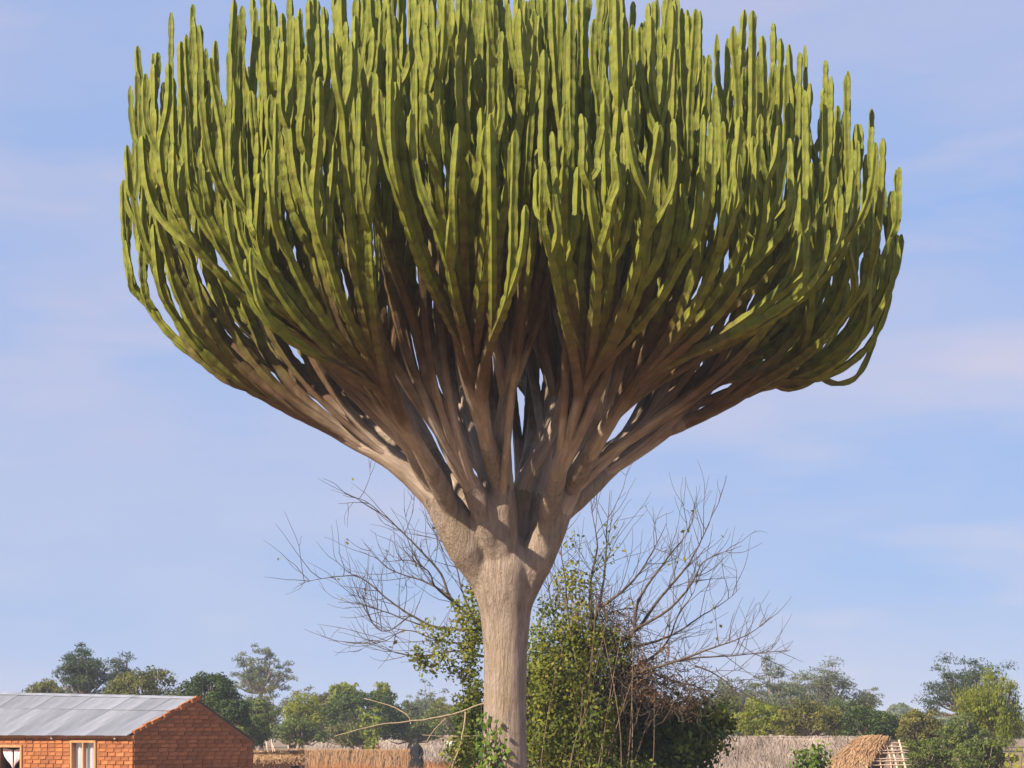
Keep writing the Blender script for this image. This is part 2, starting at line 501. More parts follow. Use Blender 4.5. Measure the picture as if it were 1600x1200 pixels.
# trunk: stem and limb bases grown together into one smooth skin
def build_trunk():
    pts = [(789, None, 0.0), (788, None, 0.6), (789, 1200, 0), (789, 1100, 0), (790, 1020, 0), (790, 962, 0), (789, 925, 0), (787, 890, 0), (786, 860, 0), (786, 835, 0)]
    P, rad = [], []
    rpx = [52, 40, 34.5, 33, 33.5, 39, 47, 52, 48, 30]
    for (px, py, z), r in zip(pts, rpx):
        p = at(px, 1140, 25) if py is None else at(px, py, 25)
        if py is None: p[2] = z - 0.05
        P.append(p); rad.append(r * 0.007)
    P = np.array(P)
    S = smooth_path(P, 0.06)
    rad = np.interp(S[:, 2], P[:, 2], rad)
    k = 40
    th = np.arange(k) * 2 * math.pi / k
    z = S[:, 2]
    prof = 1 + 0.022 * np.sin(3 * th[None, :] + 0.6 * z[:, None]) + 0.018 * np.sin(5 * th[None, :] - 0.9 * z[:, None] + 1) + 0.05 * np.exp(-((z[:, None] - 0.1) / 0.5) ** 2) * np.sin(4 * th[None, :])
    mb = MB()
    def solid(S, rad, k, prof=None):
        V, Q, T, *_ = tube_geo(S, rad, k, True, prof)
        V = np.vstack([V, S[0]]); e = len(V) - 1; jj = np.arange(k)
        T = np.vstack([T, np.stack([(jj + 1) % k, jj, np.full(k, e)], -1)])
        mb.add(V - TREE, Q, T)
    solid(S, rad, k, prof)
    for (lp, r0, *_), path in zip(LIMBS, limb_paths):
        m = len(path)
        n = max(5, int(m * 0.46))
        f = np.linspace(0, 1, m)[:n]
        rr = np.interp(f, [0, .24, .5, 1], [r0 * 0.35, r0, r0 * .72 + .015, .075]) * np.interp(f, [0, .36, .46], [1.07, 1.07, .84])
        solid(path[:n], rr, 18)
    o = mb.build("trunk_cage", M_bark, None)
    md = o.modifiers.new("remesh", 'REMESH'); md.mode = 'VOXEL'; md.voxel_size = 0.017; md.use_smooth_shade = True
    sm = o.modifiers.new("smooth", 'SMOOTH'); sm.factor = 0.5; sm.iterations = 16
    bpy.context.view_layer.update()
    me = bpy.data.meshes.new_from_object(o.evaluated_get(bpy.context.evaluated_depsgraph_get()))
    me.name = "trunk"
    bpy.data.objects.remove(o)
    me.materials.clear(); me.materials.append(M_bark)
    nv = len(me.vertices)
    co = np.zeros(nv * 3, np.float32); me.vertices.foreach_get("co", co)
    at_ = me.attributes.new("bark_co", 'FLOAT_VECTOR', 'POINT'); at_.data.foreach_set("vector", co)
    me.polygons.foreach_set("use_smooth", np.ones(len(me.polygons), bool))
    obj("trunk", me, tree)
build_trunk()

# tips of the arms: clusters spread over the dome
AX, AY, RAD = at(797, 1140, 25)[0], 25.0, 4.12
g = np.random.default_rng(21)
cent = []
tries = 0
while len(cent) < 330 and tries < 40000:
    tries += 1
    rr_ = RAD * math.sqrt(g.uniform(0, 1)); ph = g.uniform(0, 2 * math.pi)
    p = np.array([rr_ * math.cos(ph), rr_ * math.sin(ph)])
    if all(np.hypot(*(p - q)) > 0.345 for q, *_ in cent):
        cent.append((p, rr_))
tips = []
for p, rr_ in cent:
    q = rr_ / RAD
    front = max(0.0, -p[1] / RAD)
    ztop = 10.8 - (1.15 if p[0] < 0 else 1.45) * q ** 3 - 0.55 * front * q
    if p[0] > 0: ztop -= 0.75 * (p[0] / RAD) ** 3
    z0 = ztop - g.uniform(0, 1) ** 2 * 1.7 - (0.6 * front if g.uniform() < .6 else 0)
    n = g.integers(2, 6); a0 = g.uniform(0, 6.28)
    for i in range(n):
        aa = a0 + i * 2 * math.pi / n + g.normal(0, .3); d = g.uniform(.09, .20) * np.array([math.cos(aa), math.sin(aa)])
        dz = 0 if i == 0 else -abs(g.normal(0, 0.28))
        tips.append([AX + p[0] + d[0], AY + p[1] + d[1], z0 + dz])
# the lower outer ring of arms that curl up round the rim
for a in np.linspace(0, 2 * math.pi, 36, endpoint=False):
    a += g.normal(0, .05)
    q = g.uniform(0.88, 0.97)
    z0 = g.uniform(7.5, 8.9) + 0.9 * max(0.0, math.sin(a))
    for i in range(g.integers(1, 4)):
        tips.append([AX + RAD * q * math.cos(a) + g.normal(0, .10), AY + RAD * q * math.sin(a) + g.normal(0, .1), z0 - (0 if i == 0 else abs(g.normal(0, .3)))])
# named arms of the silhouette
for px, py, dy in [(193, 282, 0), (215, 78, .2), (204, 135, -.2), (240, 85, .4), (268, 20, .3), (300, 8, -.3), (1403, 265, 0), (1398, 370, .1), (1358, 172, .2), (1325, 112, -.1), (1258, 72, .3), (1208, 38, -.3), (1290, 95, -.4), (1345, 195, -.5), (1237, 70, .1)]:
    tips.append(list(at(px, py, 25 + dy)))
tips = np.array(tips)

def bez(P0, D, C):
    """centre line that leaves P0 along D and ends upright at C"""
    h = max(C[2] - P0[2], 0.3)
    d = np.linalg.norm(C - P0)
    hv = (C - P0) * np.array([1, 1, 0]); hor = np.linalg.norm(hv)
    aim = hv + np.array([0, 0, 0.42 * h]); aim /= np.linalg.norm(aim)
    D = D * 0.6 + aim * 0.4; D = D / np.linalg.norm(D)
    P1 = P0 + D * min(0.38 * d, 0.16 * d + 0.62 * hor)
    P2 = C - np.array([0, 0, 0.62 * h]) - hv * 0.03
    t = np.linspace(0, 1, 30)[:, None]
    return (1 - t) ** 3 * P0 + 3 * (1 - t) ** 2 * t * P1 + 3 * (1 - t) * t ** 2 * P2 + t ** 3 * C

def kmeans(X, k, rng, it=12):
    c = X[rng.choice(len(X), k, replace=False)]
    for _ in range(it):
        lab = np.argmin(((X[:, None] - c[None]) ** 2).sum(-1), 1)
        for i in range(k):
            if (lab == i).any(): c[i] = X[lab == i].mean(0)
    return lab

def r_of(n): return 0.0325 * max(n, 1) ** 0.345

arms = []       # (limb index, path, radii, is_limb)
def grow(P, D, idx, limb, prefix, prad, rng, depth=0):
    """prefix: path already walked by the arm that continues here"""
    pts = tips[idx]
    n = len(idx)
    if n == 1 or depth > 9:
        C = pts[np.argmax(pts[:, 2])].copy()
        C[2] = max(C[2], P[2] + 0.25 + 0.95 * np.hypot(*(C - P)[:2]))
        B = bez(P, D, C)
        wob = rng.normal(0, 0.012, 3) * np.array([1, 1, 0])
        s = np.linspace(0, 1, len(B))[:, None]
        B = B + wob * np.sin(s * math.pi * rng.uniform(1.2, 2.6)) * 1.3
        rad = np.linspace(prad[-1] if len(prad) else r_of(1) * 1.05, r_of(1) * rng.uniform(0.84, 1.12), len(B))
        rad = np.maximum(rad, r_of(1) * 0.8)
        arms.append((limb, prefix + list(B[1:] if prefix else B), prad + list(rad[1:] if prefix else rad)))
        return
    C = pts.mean(0); C[2] = pts[:, 2].min()
    s = math.sqrt(((pts[:, :2] - C[:2]) ** 2).sum(1).mean())
    zf = C[2] - max(0.5, 3.3 * s + 0.2) * rng.uniform(0.85, 1.2)
    B = bez(P, D, C)
    i = int(np.searchsorted(B[:, 2], zf))
    i = min(max(i, 4), 20)
    Q = B[i]; T = B[i] - B[i - 1]; T /= np.linalg.norm(T)
    r1 = r_of(n)
    r0 = prad[-1] if len(prad) else r1 * 1.08
    seg = list(B[:i + 1]); rad = list(np.linspace(r0, r1, i + 1))
    k = 2 if n < 6 else 3
    lab = kmeans(pts * np.array([1, 1, 0.35]), k, rng)
    groups = [idx[lab == a] for a in range(k) if (lab == a).any()]
    if len(groups) == 1:
        groups = [idx[:n // 2], idx[n // 2:]]
    groups.sort(key=lambda gi: -len(gi) + 0.8 * np.linalg.norm(tips[gi].mean(0)[:2] - C[:2]))
    for gi, gr in enumerate(groups):
        c = tips[gr].mean(0)
        hv = (c - Q) * np.array([1, 1, 0]); hv /= np.linalg.norm(hv) + 1e-6
        if gi == 0:
            d2 = T * 0.9 + hv * 0.15; d2 /= np.linalg.norm(d2)
            grow(Q, d2, gr, limb, (prefix + seg[1:]) if prefix else seg, (prad + rad[1:]) if prefix else rad, rng, depth + 1)
        else:
            d2 = T * 0.6 + hv * 0.7 + np.array([0, 0, 0.10]); d2 /= np.linalg.norm(d2)
            grow(Q - T * 0.02, d2, gr, limb, [], [], rng, depth + 1)

# tips go to the limb whose continuation they stand nearest to
ends = np.array([p[-1] for p in limb_paths])
axis = np.array([AX, AY])
aim = axis + (ends[:, :2] - axis) * 1.45
cap = [110] * len(LIMBS)
az_t = np.arctan2(tips[:, 1] - AY, tips[:, 0] - AX); az_l = np.arctan2(aim[:, 1] - AY, aim[:, 0] - AX)
lim_of = np.full(len(tips), -1)
cost = np.linalg.norm(tips[:, None, :2] - aim[None], axis=2)
dz_ = np.abs((az_t[:, None] - az_l[None] + math.pi) % (2 * math.pi) - math.pi)
cost += dz_ * 0.5 * np.hypot(tips[:, 0] - AX, tips[:, 1] - AY)[:, None]
# low outer arms can only come from limbs that reach out low
cost += np.maximum(0, ends[None, :, 2] + 0.9 - tips[:, None, 2]) * 1.5
for f in np.argsort(cost.min(1)):
    for l in np.argsort(cost[f]):
        if cap[l] > 0:
            lim_of[f] = l; cap[l] -= 1; break
rg = np.random.default_rng(4)
for l, path in enumerate(limb_paths):
    idx = np.where(lim_of == l)[0]
    if len(idx) == 0: continue
    pts = tips[idx]
    k = max(1, int(math.ceil(len(idx) / 4.0)))
    lab = kmeans(pts * np.array([1, 1, 0.4]), k, rg) if k > 1 else np.zeros(len(idx), int)
    groups = [idx[lab == a] for a in range(k) if (lab == a).any()]
    end = path[-1]; m = len(path)
    dirl = path[-1] - path[-4]; dirl /= np.linalg.norm(dirl)
    groups.sort(key=lambda gr: np.linalg.norm((tips[gr].mean(0) - end - dirl * 2.0)[:2]))
    n = len(idx)
    # the limb itself continues into its first group
    r0 = LIMBS[l][1]; r1 = max(r_of(len(groups[0])) * 1.1, 0.055)
    rad = list(np.interp(np.linspace(0, 1, m), [0, .24, .5, 1], [r0 * 0.35, r0, r0 * .72 + r1 * .2, r1]))
    main_i = len(arms)
    grow(path[-1], dirl, groups[0], l, list(path), rad, rg)
    for gr in groups[1:]:
        c = tips[gr].mean(0)
        best, bi = 1e9, m - 1
        for i in range(int(m * 0.36), m):
            d = c - path[i]
            h, v = np.hypot(d[0], d[1]), d[2]
            e = abs(h - 0.52 * v) + 0.5 * rg.uniform()
            if e < best: best, bi = e, i
        T = path[bi] - path[bi - 2]; T /= np.linalg.norm(T)
        hv = (c - path[bi]) * np.array([1, 1, 0]); hv /= np.linalg.norm(hv) + 1e-6
        d2 = T * 0.75 + hv * 0.55 + np.array([0, 0, .15]); d2 /= np.linalg.norm(d2)
        grow(path[bi] - T * 0.03, d2, gr, l, [], [], rg)
    LIMBS[l] = LIMBS[l] + (main_i,)

# arms of the rim whose curl the photograph shows against the sky
RIM = [
 (0, [(412, 615, 0), (380, 606, -.02), (345, 590, -.05), (300, 548, -.1), (272, 490, -.1), (250, 420, 0), (238, 340, 0), (232, 250, 0), (230, 190, 0)]),
 (0, [(420, 616, .1), (365, 570, .15), (305, 490, .2), (275, 410, .2), (258, 320, .2), (252, 230, .2)]),
 (0, [(452, 634, 0), (400, 585, -.15), (345, 530, -.3), (305, 450, -.35), (285, 370, -.35), (280, 280, -.35)]),
 (0, [(258, 430, 0), (238, 412, 0), (220, 390, 0), (211, 345, 0), (209, 280, 0), (212, 215, 0)]),
 (0, [(215, 350, 0), (204, 333, 0), (196, 310, 0), (193, 283, 0)]),
 (0, [(248, 410, .1), (236, 380, .1), (225, 330, .1), (222, 250, .1), (220, 160, .1)]),
 (11, [(1205, 598, -.1), (1236, 607, -.1), (1275, 589, -.1), (1305, 559, -.1), (1329, 530, -.1), (1347, 484, -.1), (1354, 420, -.1), (1358, 330, -.1)]),
 (11, [(1278, 586, -.1), (1296, 597, -.1), (1315, 599, -.1), (1337, 590, -.1), (1354, 563, -.1), (1368, 520, -.1), (1377, 470, -.1), (1387, 400, -.1), (1392, 300, -.1)]),
 (11, [(1372, 478, -.1), (1380, 471, -.1), (1385, 462, -.1), (1387, 448, -.1)]),
 (11, [(1388, 408, -.1), (1396, 398, -.1), (1401, 385, -.1), (1402, 368, -.1)]),
 (11, [(1150, 622, -.1), (1190, 590, .1), (1240, 570, .2), (1280, 540, .2), (1305, 480, .2), (1318, 400, .2), (1322, 300, .2)]),
 (10, [(1060, 630, .2), (1110, 590, .1), (1170, 560, 0), (1240, 515, -.1), (1285, 460, -.1), (1305, 380, -.1), (1312, 290, -.1)]),
 (11, [(1100, 648, 0), (1150, 600, -.3), (1210, 560, -.5), (1260, 500, -.6), (1285, 420, -.6), (1290, 320, -.6)]),
 (11, [(1325, 535, -.1), (1348, 510, .1), (1362, 460, .15), (1368, 380, .15), (1372, 300, .15)]),
]
for l, pts in RIM:
    P = smooth_path([at(px, py, 25 + dy) for px, py, dy in pts], 0.06)
    arms.append((l, list(P), list(np.full(len(P), 0.035))))

def build_arms():
    # which arms are limbs: the one that holds the traced path
    limb_first = {}
    for i, (l, P, r) in enumerate(arms):
        if np.allclose(P[0], limb_paths[l][0], atol=1e-6): limb_first[l] = i
    limb_obj = {}
    for l, i in limb_first.items():
        _, P, r = arms[i]
        cut = int(len(limb_paths[l]) * .33)      # its base is part of the trunk's skin
        P, r = P[cut:], r[cut:]
        V, Q, T, A, sm = arm_mesh("limb", np.array(P), np.array(r), M_arm, k=16, rng=rg)
        limb_obj[l] = obj("limb", make_mesh("limb", V - TREE, [Q, T], M_arm, A, sm), tree)
    rest = [i for i in range(len(arms)) if i not in limb_first.values()]
    # the arms that show largest: nearest the camera and longest
    sc_ = lambda i: -(np.mean([p[1] for p in arms[i][1][-8:]])) + 0.25 * len(arms[i][1]) / 26 + (2.5 if abs(arms[i][1][-1][0] - AX) > 3.4 else 0)
    rest.sort(key=sc_, reverse=True)
    mass = MB()
    for c, i in enumerate(rest):
        l, P, r = arms[i]
        V, Q, T, A, sm = arm_mesh("arm", np.array(P), np.array(r), M_arm, rng=rg)
        if c < 300:
            obj("arm", make_mesh("arm", V - TREE, [Q, T], M_arm, A, sm), limb_obj[l])
        else:
            mass.add(V - TREE, Q, T, **A)
    if mass.n:
        tag(mass.build("inner_arms", M_arm, tree, False), kind="stuff")
    print("ARMS", len(arms), "tips", len(tips))
build_arms()
#--DETAILS--

# ------------------------------------------------------------------ foliage helpers
def leaves(C, size, N=None, rng=None, aspect=0.55, tint=None, droop=0.0, spread=1.0):
    """diamond leaves at the points C; N optional preferred normals"""
    rng = rng or R
    n = len(C)
    nr = rng.normal(0, 1, (n, 3))
    if N is not None: nr = nr * spread + N * 1.6
    nr /= np.linalg.norm(nr, axis=1, keepdims=True) + 1e-9
    d = rng.normal(0, 1, (n, 3)); d[:, 2] -= droop
    d -= nr * (d * nr).sum(1, keepdims=True); d /= np.linalg.norm(d, axis=1, keepdims=True) + 1e-9
    e = np.cross(nr, d)
    sz = (size * rng.uniform(0.6, 1.3, n))[:, None]
    V = np.stack([C - d * sz * .5, C + e * sz * aspect * .5, C + d * sz * .5 + nr * sz * .06, C - e * sz * aspect * .5], 1).reshape(-1, 3)
    Q = np.arange(n * 4).reshape(n, 4)
    if tint is None: tint = rng.uniform(0, 1, n)
    return V, Q, np.repeat(np.clip(tint, 0, 1), 4)

def rand_dir(n, rng, zmin=-1.0):
    z = rng.uniform(zmin, 1, n); a = rng.uniform(0, 2 * math.pi, n); r = np.sqrt(1 - z * z)
    return np.stack([r * np.cos(a), r * np.sin(a), z], -1)

def bg_tree(name, label, cat, px0, px1, ytop, ybot, Y, kind, mat, n, leaf, seed, group=None, trunk_px=None, base_z=None):
    """A tree whose crown fills px0..px1 and ytop..ybot in the photograph at distance Y; the trunk goes down to the ground."""
    rng = np.random.default_rng(seed)
    c = at((px0 + px1) / 2, (ytop + ybot) / 2, Y)
    rx = (px1 - px0) / 2 * PX * Y; rz = (ybot - ytop) / 2 * PX * Y; ry = rx * 0.9
    gz = float(ground_z(Y)) if base_z is None else base_z
    tx = c[0] if trunk_px is None else at(trunk_px, 0, Y)[0]
    base = np.array([tx, Y, gz])
    root = empty(name, base)
    tag(root, label, cat, group)
    rad = np.array([rx, ry, rz])
    nc = {'mango': 90, 'acacia': 120, 'shrub': 80, 'weep': 52, 'airy': 90}[kind]
    dirs = rand_dir(nc, rng, -0.8 if kind in ('mango', 'shrub') else -0.6)
    lump = 1 + 0.18 * np.sin(dirs[:, 0] * 4 + seed) * np.cos(dirs[:, 2] * 5 + seed * 2) 
    rf = {'mango': (.72, .92), 'acacia': (.25, .90), 'shrub': (.4, .95), 'weep': (.4, .92), 'airy': (.2, 1.0)}[kind]
    cc = c + dirs * rad * (rng.uniform(rf[0], rf[1], nc) * lump)[:, None]
    cr = {'mango': .24, 'acacia': .19, 'shrub': .22, 'weep': .17, 'airy': .15}[kind] * (rx * rz) ** 0.5 * rng.uniform(.6, 1.35, nc)
    # limbs
    tb = MB()
    top = base * np.array([1, 1, 0]) + np.array([0, 0, max(gz + 0.3, c[2] - rz * 0.55)])
    h = max(top[2] - gz, .3)
    tr = 0.035 * (rx + rz) + 0.03
    mid = (base + top) / 2 + np.array([rng.normal(0, .05 * h), rng.normal(0, .05 * h), 0])
    tp = smooth_path([np.array([0, 0, -.15]), mid - base, top - base], .3)
    tb.tube(tp, np.linspace(tr * 1.25, tr * .85, len(tp)), 8)
    for i in rng.choice(nc, min(nc, 60), replace=False):
        e = cc[i] - base; a = top - base
        m_ = a + (e - a) * .5 + np.array([0, 0, -.12 * np.linalg.norm(e - a)]) + rng.normal(0, .05, 3) * rx
        p = smooth_path([a, m_, e], .35)
        tb.tube(p, np.linspace(tr * .5, tr * .08, len(p)), 5)
    tb.build("trunk", M_trunkbg, root)
    w = cr ** 2; w /= w.sum()
    k = rng.choice(nc, n, p=w)
    if kind == 'weep':
        off = rng.normal(0, .55, (n, 3)) * cr[k][:, None] * np.array([1, 1, .6])
        off[:, 2] -= rng.uniform(0, 1, n) ** 1.2 * cr[k] * 3.2
        C = cc[k] + off
        V, Q, t = leaves(C, np.full(n, leaf), None, rng, .32, None, 3.5)
    elif kind in ('acacia', 'airy'):
        dd = rand_dir(n, rng, -.3)
        L_ = rng.uniform(0, 1, n) ** .7
        off = dd * (L_ * cr[k])[:, None] * np.array([1.3, 1.3, .95])
        C = cc[k] + off
        V, Q, t = leaves(C, np.full(n, leaf), np.array([[-.2, -.2, .3]]), rng, .3, None, 0.2)
    else:
        dd = rand_dir(n, rng, -.6)
        C = cc[k] + dd * (cr[k] * rng.uniform(.55, 1.08, n))[:, None] * np.array([1.1, 1.1, .9])
        V, Q, t = leaves(C, np.full(n, leaf), dd, rng, .5, None, .4, .9)
    tt = np.clip(t * .55 + np.repeat(rng.uniform(0, .5, nc)[k], 4), 0, 1)
    mb = MB(); mb.add(V - base, Q, tint=tt)
    mb.build("crown", mat, root, False)
    return root

def green(name, dark, light, hi, trans=.3):
    return leaf_mat(name, [(0, dark), (.55, light), (1, hi)], trans)
G_mango = green("mango_leaf", (.020, .040, .012), (.045, .075, .016), (.10, .13, .025), .2)
G_olive = green("olive_leaf", (.06, .07, .022), (.125, .135, .04), (.21, .195, .055))
G_acacia = green("acacia_leaf", (.028, .045, .024), (.055, .080, .038), (.10, .125, .055), .25)
G_grey = green("grey_green_leaf", (.07, .088, .048), (.12, .142, .07), (.195, .205, .10))
G_lime = green("lime_leaf", (.11, .145, .015), (.23, .265, .028), (.35, .36, .045), .45)
G_mid = green("mid_green_leaf", (.045, .07, .016), (.105, .14, .03), (.20, .225, .045))
G_yellow = green("yellowing_leaf", (.085, .085, .02), (.145, .14, .03), (.23, .20, .045))

BG = [
 # name, label, cat, x0,x1,ytop,ybot,Y,kind,mat,n,leaf, group
 ("acacia_tree", "dark feathery acacia tree rising behind the metal roof", "tree", 86, 176, 1006, 1118, 120, 'acacia', G_acacia, 9000, .17, None),
 ("acacia_tree", "smaller thin-topped acacia beside the dark feathery one behind the metal roof", "tree", 158, 224, 1016, 1112, 124, 'acacia', G_acacia, 4200, .16, None),
 ("low_bush", "low olive bush peeping over the metal roof", "bush", 28, 116, 1064, 1112, 105, 'shrub', G_olive, 4200, .13, None),
 ("mango_tree", "rounded mango tree with yellowish top behind the roof ridge", "tree", 160, 292, 1048, 1120, 100, 'mango', G_olive, 8500, .14, None),
 ("mango_tree", "dense dark green mango tree beside the gable peak", "tree", 282, 372, 1050, 1128, 95, 'mango', G_mango, 9000, .13, None),
 ("mango_tree", "small dark round tree just behind the brick gable slope", "tree", 338, 390, 1092, 1140, 92, 'mango', G_mango, 4500, .12, None),
 ("thin_tree", "tall pale hazy tree with thin crown above the mango trees", "tree", 354, 462, 1016, 1100, 190, 'airy', G_grey, 6500, .26, None),
 ("scrub_tree", "half bare grey brown scrub tree in front of the pale hazy one", "tree", 372, 452, 1068, 1150, 150, 'airy', G_olive, 3600, .18, None),
 ("scrub_tree", "yellowish scrub tree with a pale leaning bare limb", "tree", 440, 520, 1075, 1150, 140, 'airy', G_yellow, 3600, .17, None),
 ("lime_tree", "bright yellow-green round tree behind the dark mango tree", "tree", 508, 572, 1062, 1125, 130, 'shrub', G_lime, 5500, .16, None),
 ("lime_tree", "slim yellow-green sapling top right of the dark mango tree", "tree", 580, 616, 1064, 1120, 132, 'shrub', G_lime, 2600, .15, None),
 ("mango_tree", "broad dark mango tree in the middle of the scrub", "tree", 510, 628, 1074, 1158, 115, 'mango', G_mango, 9500, .15, None),
 ("hazy_tree", "blue-grey distant tree seen between twigs beside the pale trunk", "tree", 630, 714, 1070, 1150, 210, 'airy', G_grey, 4200, .26, None),
 ("lime_tree", "small bright green tree below the blue-grey distant tree", "tree", 668, 704, 1092, 1140, 150, 'shrub', G_lime, 2200, .16, None),
 ("shrub", "pale green spreading shrub behind the brick house corner", "shrub", 358, 430, 1120, 1172, 98, 'shrub', G_mid, 5000, .13, None),
 ("shrub", "mixed green thicket behind the grass fence", "shrub", 425, 510, 1118, 1172, 108, 'shrub', G_mid, 5500, .14, None),
 ("shrub", "olive thicket under the broad dark mango tree", "shrub", 500, 600, 1126, 1172, 112, 'shrub', G_olive, 5000, .14, None),
 ("shrub", "dull green thicket above the person in black", "shrub", 596, 690, 1118, 1166, 116, 'shrub', G_mid, 5500, .14, None),
 ("shrub", "brownish shrub behind the pale fallen branch", "shrub", 670, 770, 1090, 1170, 100, 'airy', G_olive, 3800, .13, None),
 ("hazy_tree", "hazy grey-green tree with a tall left top beyond the thatched hut", "tree", 1166, 1252, 1030, 1158, 170, 'airy', G_grey, 7500, .22, None),
 ("hazy_tree", "broad hazy grey-green tree spreading left beyond the thatched hut", "tree", 1096, 1192, 1054, 1160, 175, 'shrub', G_grey, 6500, .22, None),
 ("hazy_tree", "wide hazy acacia with layered crown above the thatched hut", "tree", 1222, 1352, 1028, 1150, 150, 'acacia', G_grey, 10000, .19, None),
 ("hazy_tree", "small feathery tree at the edge of the open sky", "tree", 1330, 1380, 1070, 1120, 150, 'acacia', G_grey, 2200, .18, None),
 ("shrub", "yellow-green shrub mound behind the left end of the thatched roof", "shrub", 1130, 1240, 1094, 1162, 90, 'shrub', G_lime, 6000, .12, None),
 ("shrub", "olive shrub with yellowing base behind the thatched ridge", "shrub", 1215, 1320, 1098, 1162, 88, 'shrub', G_yellow, 5500, .12, None),
 ("shrub", "deep green bush behind the tan end of the thatched roof", "shrub", 1305, 1412, 1108, 1166, 92, 'mango', G_mango, 6500, .13, None),
 ("shrub", "bright yellowish shrub right of the bare roof lattice", "shrub", 1400, 1480, 1108, 1178, 86, 'shrub', G_yellow, 5200, .12, None),
 ("shrub", "green shrub at the foot of the dark spreading acacia", "shrub", 1460, 1545, 1118, 1190, 82, 'shrub', G_mid, 5500, .11, None),
 ("shrub", "tangled low green shrub next to the roof lattice", "shrub", 1400, 1500, 1152, 1225, 66, 'shrub', G_mid, 6000, .09, None),
 ("shrub", "dark leafy shrub below the weeping yellow-green tree", "shrub", 1490, 1580, 1150, 1225, 64, 'shrub', G_mid, 6000, .09, None),
 ("acacia_tree", "dark spreading acacia behind the weeping yellow-green tree", "tree", 1434, 1590, 1020, 1140, 115, 'acacia', G_acacia, 12000, .15, None),
 ("weeping_tree", "weeping yellow-green tree in front of the dark acacia", "tree", 1492, 1612, 1044, 1165, 85, 'weep', G_lime, 12000, .14, None),
 ("shrub", "grey-green bush under the pale hazy tree", "shrub", 372, 440, 1092, 1160, 118, 'shrub', G_mid, 5000, .15, None),
 ("shrub", "tall yellow-green bush left of the broad dark mango tree", "shrub", 436, 506, 1084, 1160, 122, 'shrub', G_lime, 5000, .15, None),
 ("shrub", "olive green bush left of the bright yellow-green round tree", "shrub", 478, 530, 1078, 1150, 135, 'shrub', G_olive, 4200, .16, None),
 ("shrub", "grey-green bush right of the broad dark mango tree", "shrub", 604, 668, 1094, 1162, 128, 'shrub', G_grey, 4500, .16, None),
 ("shrub", "mid green bush between the person and the pale trunk", "shrub", 640, 720, 1104, 1165, 124, 'shrub', G_mid, 5000, .15, None),
 ("shrub", "pale green bush under the layered hazy acacia", "shrub", 1190, 1290, 1076, 1160, 120, 'shrub', G_grey, 6500, .15, None),
 ("shrub", "greenish bush below the small feathery tree", "shrub", 1280, 1372, 1092, 1160, 112, 'shrub', G_mid, 5500, .14, None),
 ("shrub", "low yellow-green bush in the gap of open sky", "shrub", 1392, 1462, 1114, 1172, 104, 'shrub', G_lime, 4500, .13, None),
 ("shrub", "green bush behind the creeper and the thatched ridge", "shrub", 1090, 1170, 1086, 1160, 100, 'shrub', G_mid, 5000, .13, None),
]
for i, (nm, lb, ct, x0, x1, y0, y1, Y, kd, mt, n, lf, gp) in enumerate(BG):
    bg_tree(nm, lb, ct, x0, x1, y0, y1, Y, kd, mt, n, lf, 100 + i, gp)

# ------------------------------------------------------------------ far woodland: one hazy mass on the horizon
def woodland():
    rng = np.random.default_rng(9)
    mb = MB()
    for row, (Y, ytop) in enumerate([(290, 1120), (240, 1128)]):
        n = 26000
        xs = rng.uniform(-200, 1800, n)
        prof = ytop + 9 * np.sin(xs / 61 + row) + 7 * np.sin(xs / 23 + 2 * row) + 5 * np.sin(xs / 11.3)
        ys = prof + rng.uniform(0, 1, n) ** 1.3 * (1150 - prof)
        Yd = Y + rng.uniform(-8, 8, n)
        C = np.stack([(xs - 800) * PX * Yd, Yd, EYE + (HORIZON - ys) * PX * Yd], -1)
        V, Q, t = leaves(C, np.full(n, .75), np.array([[-.3, -.5, .6]]), rng, .6)
        mb.add(V, Q, tint=t)
    o = mb.build("distant_woodland", G_grey, None, False)
    tag(o, "far hazy band of woodland along the horizon", "woodland", kind="stuff")
woodland()

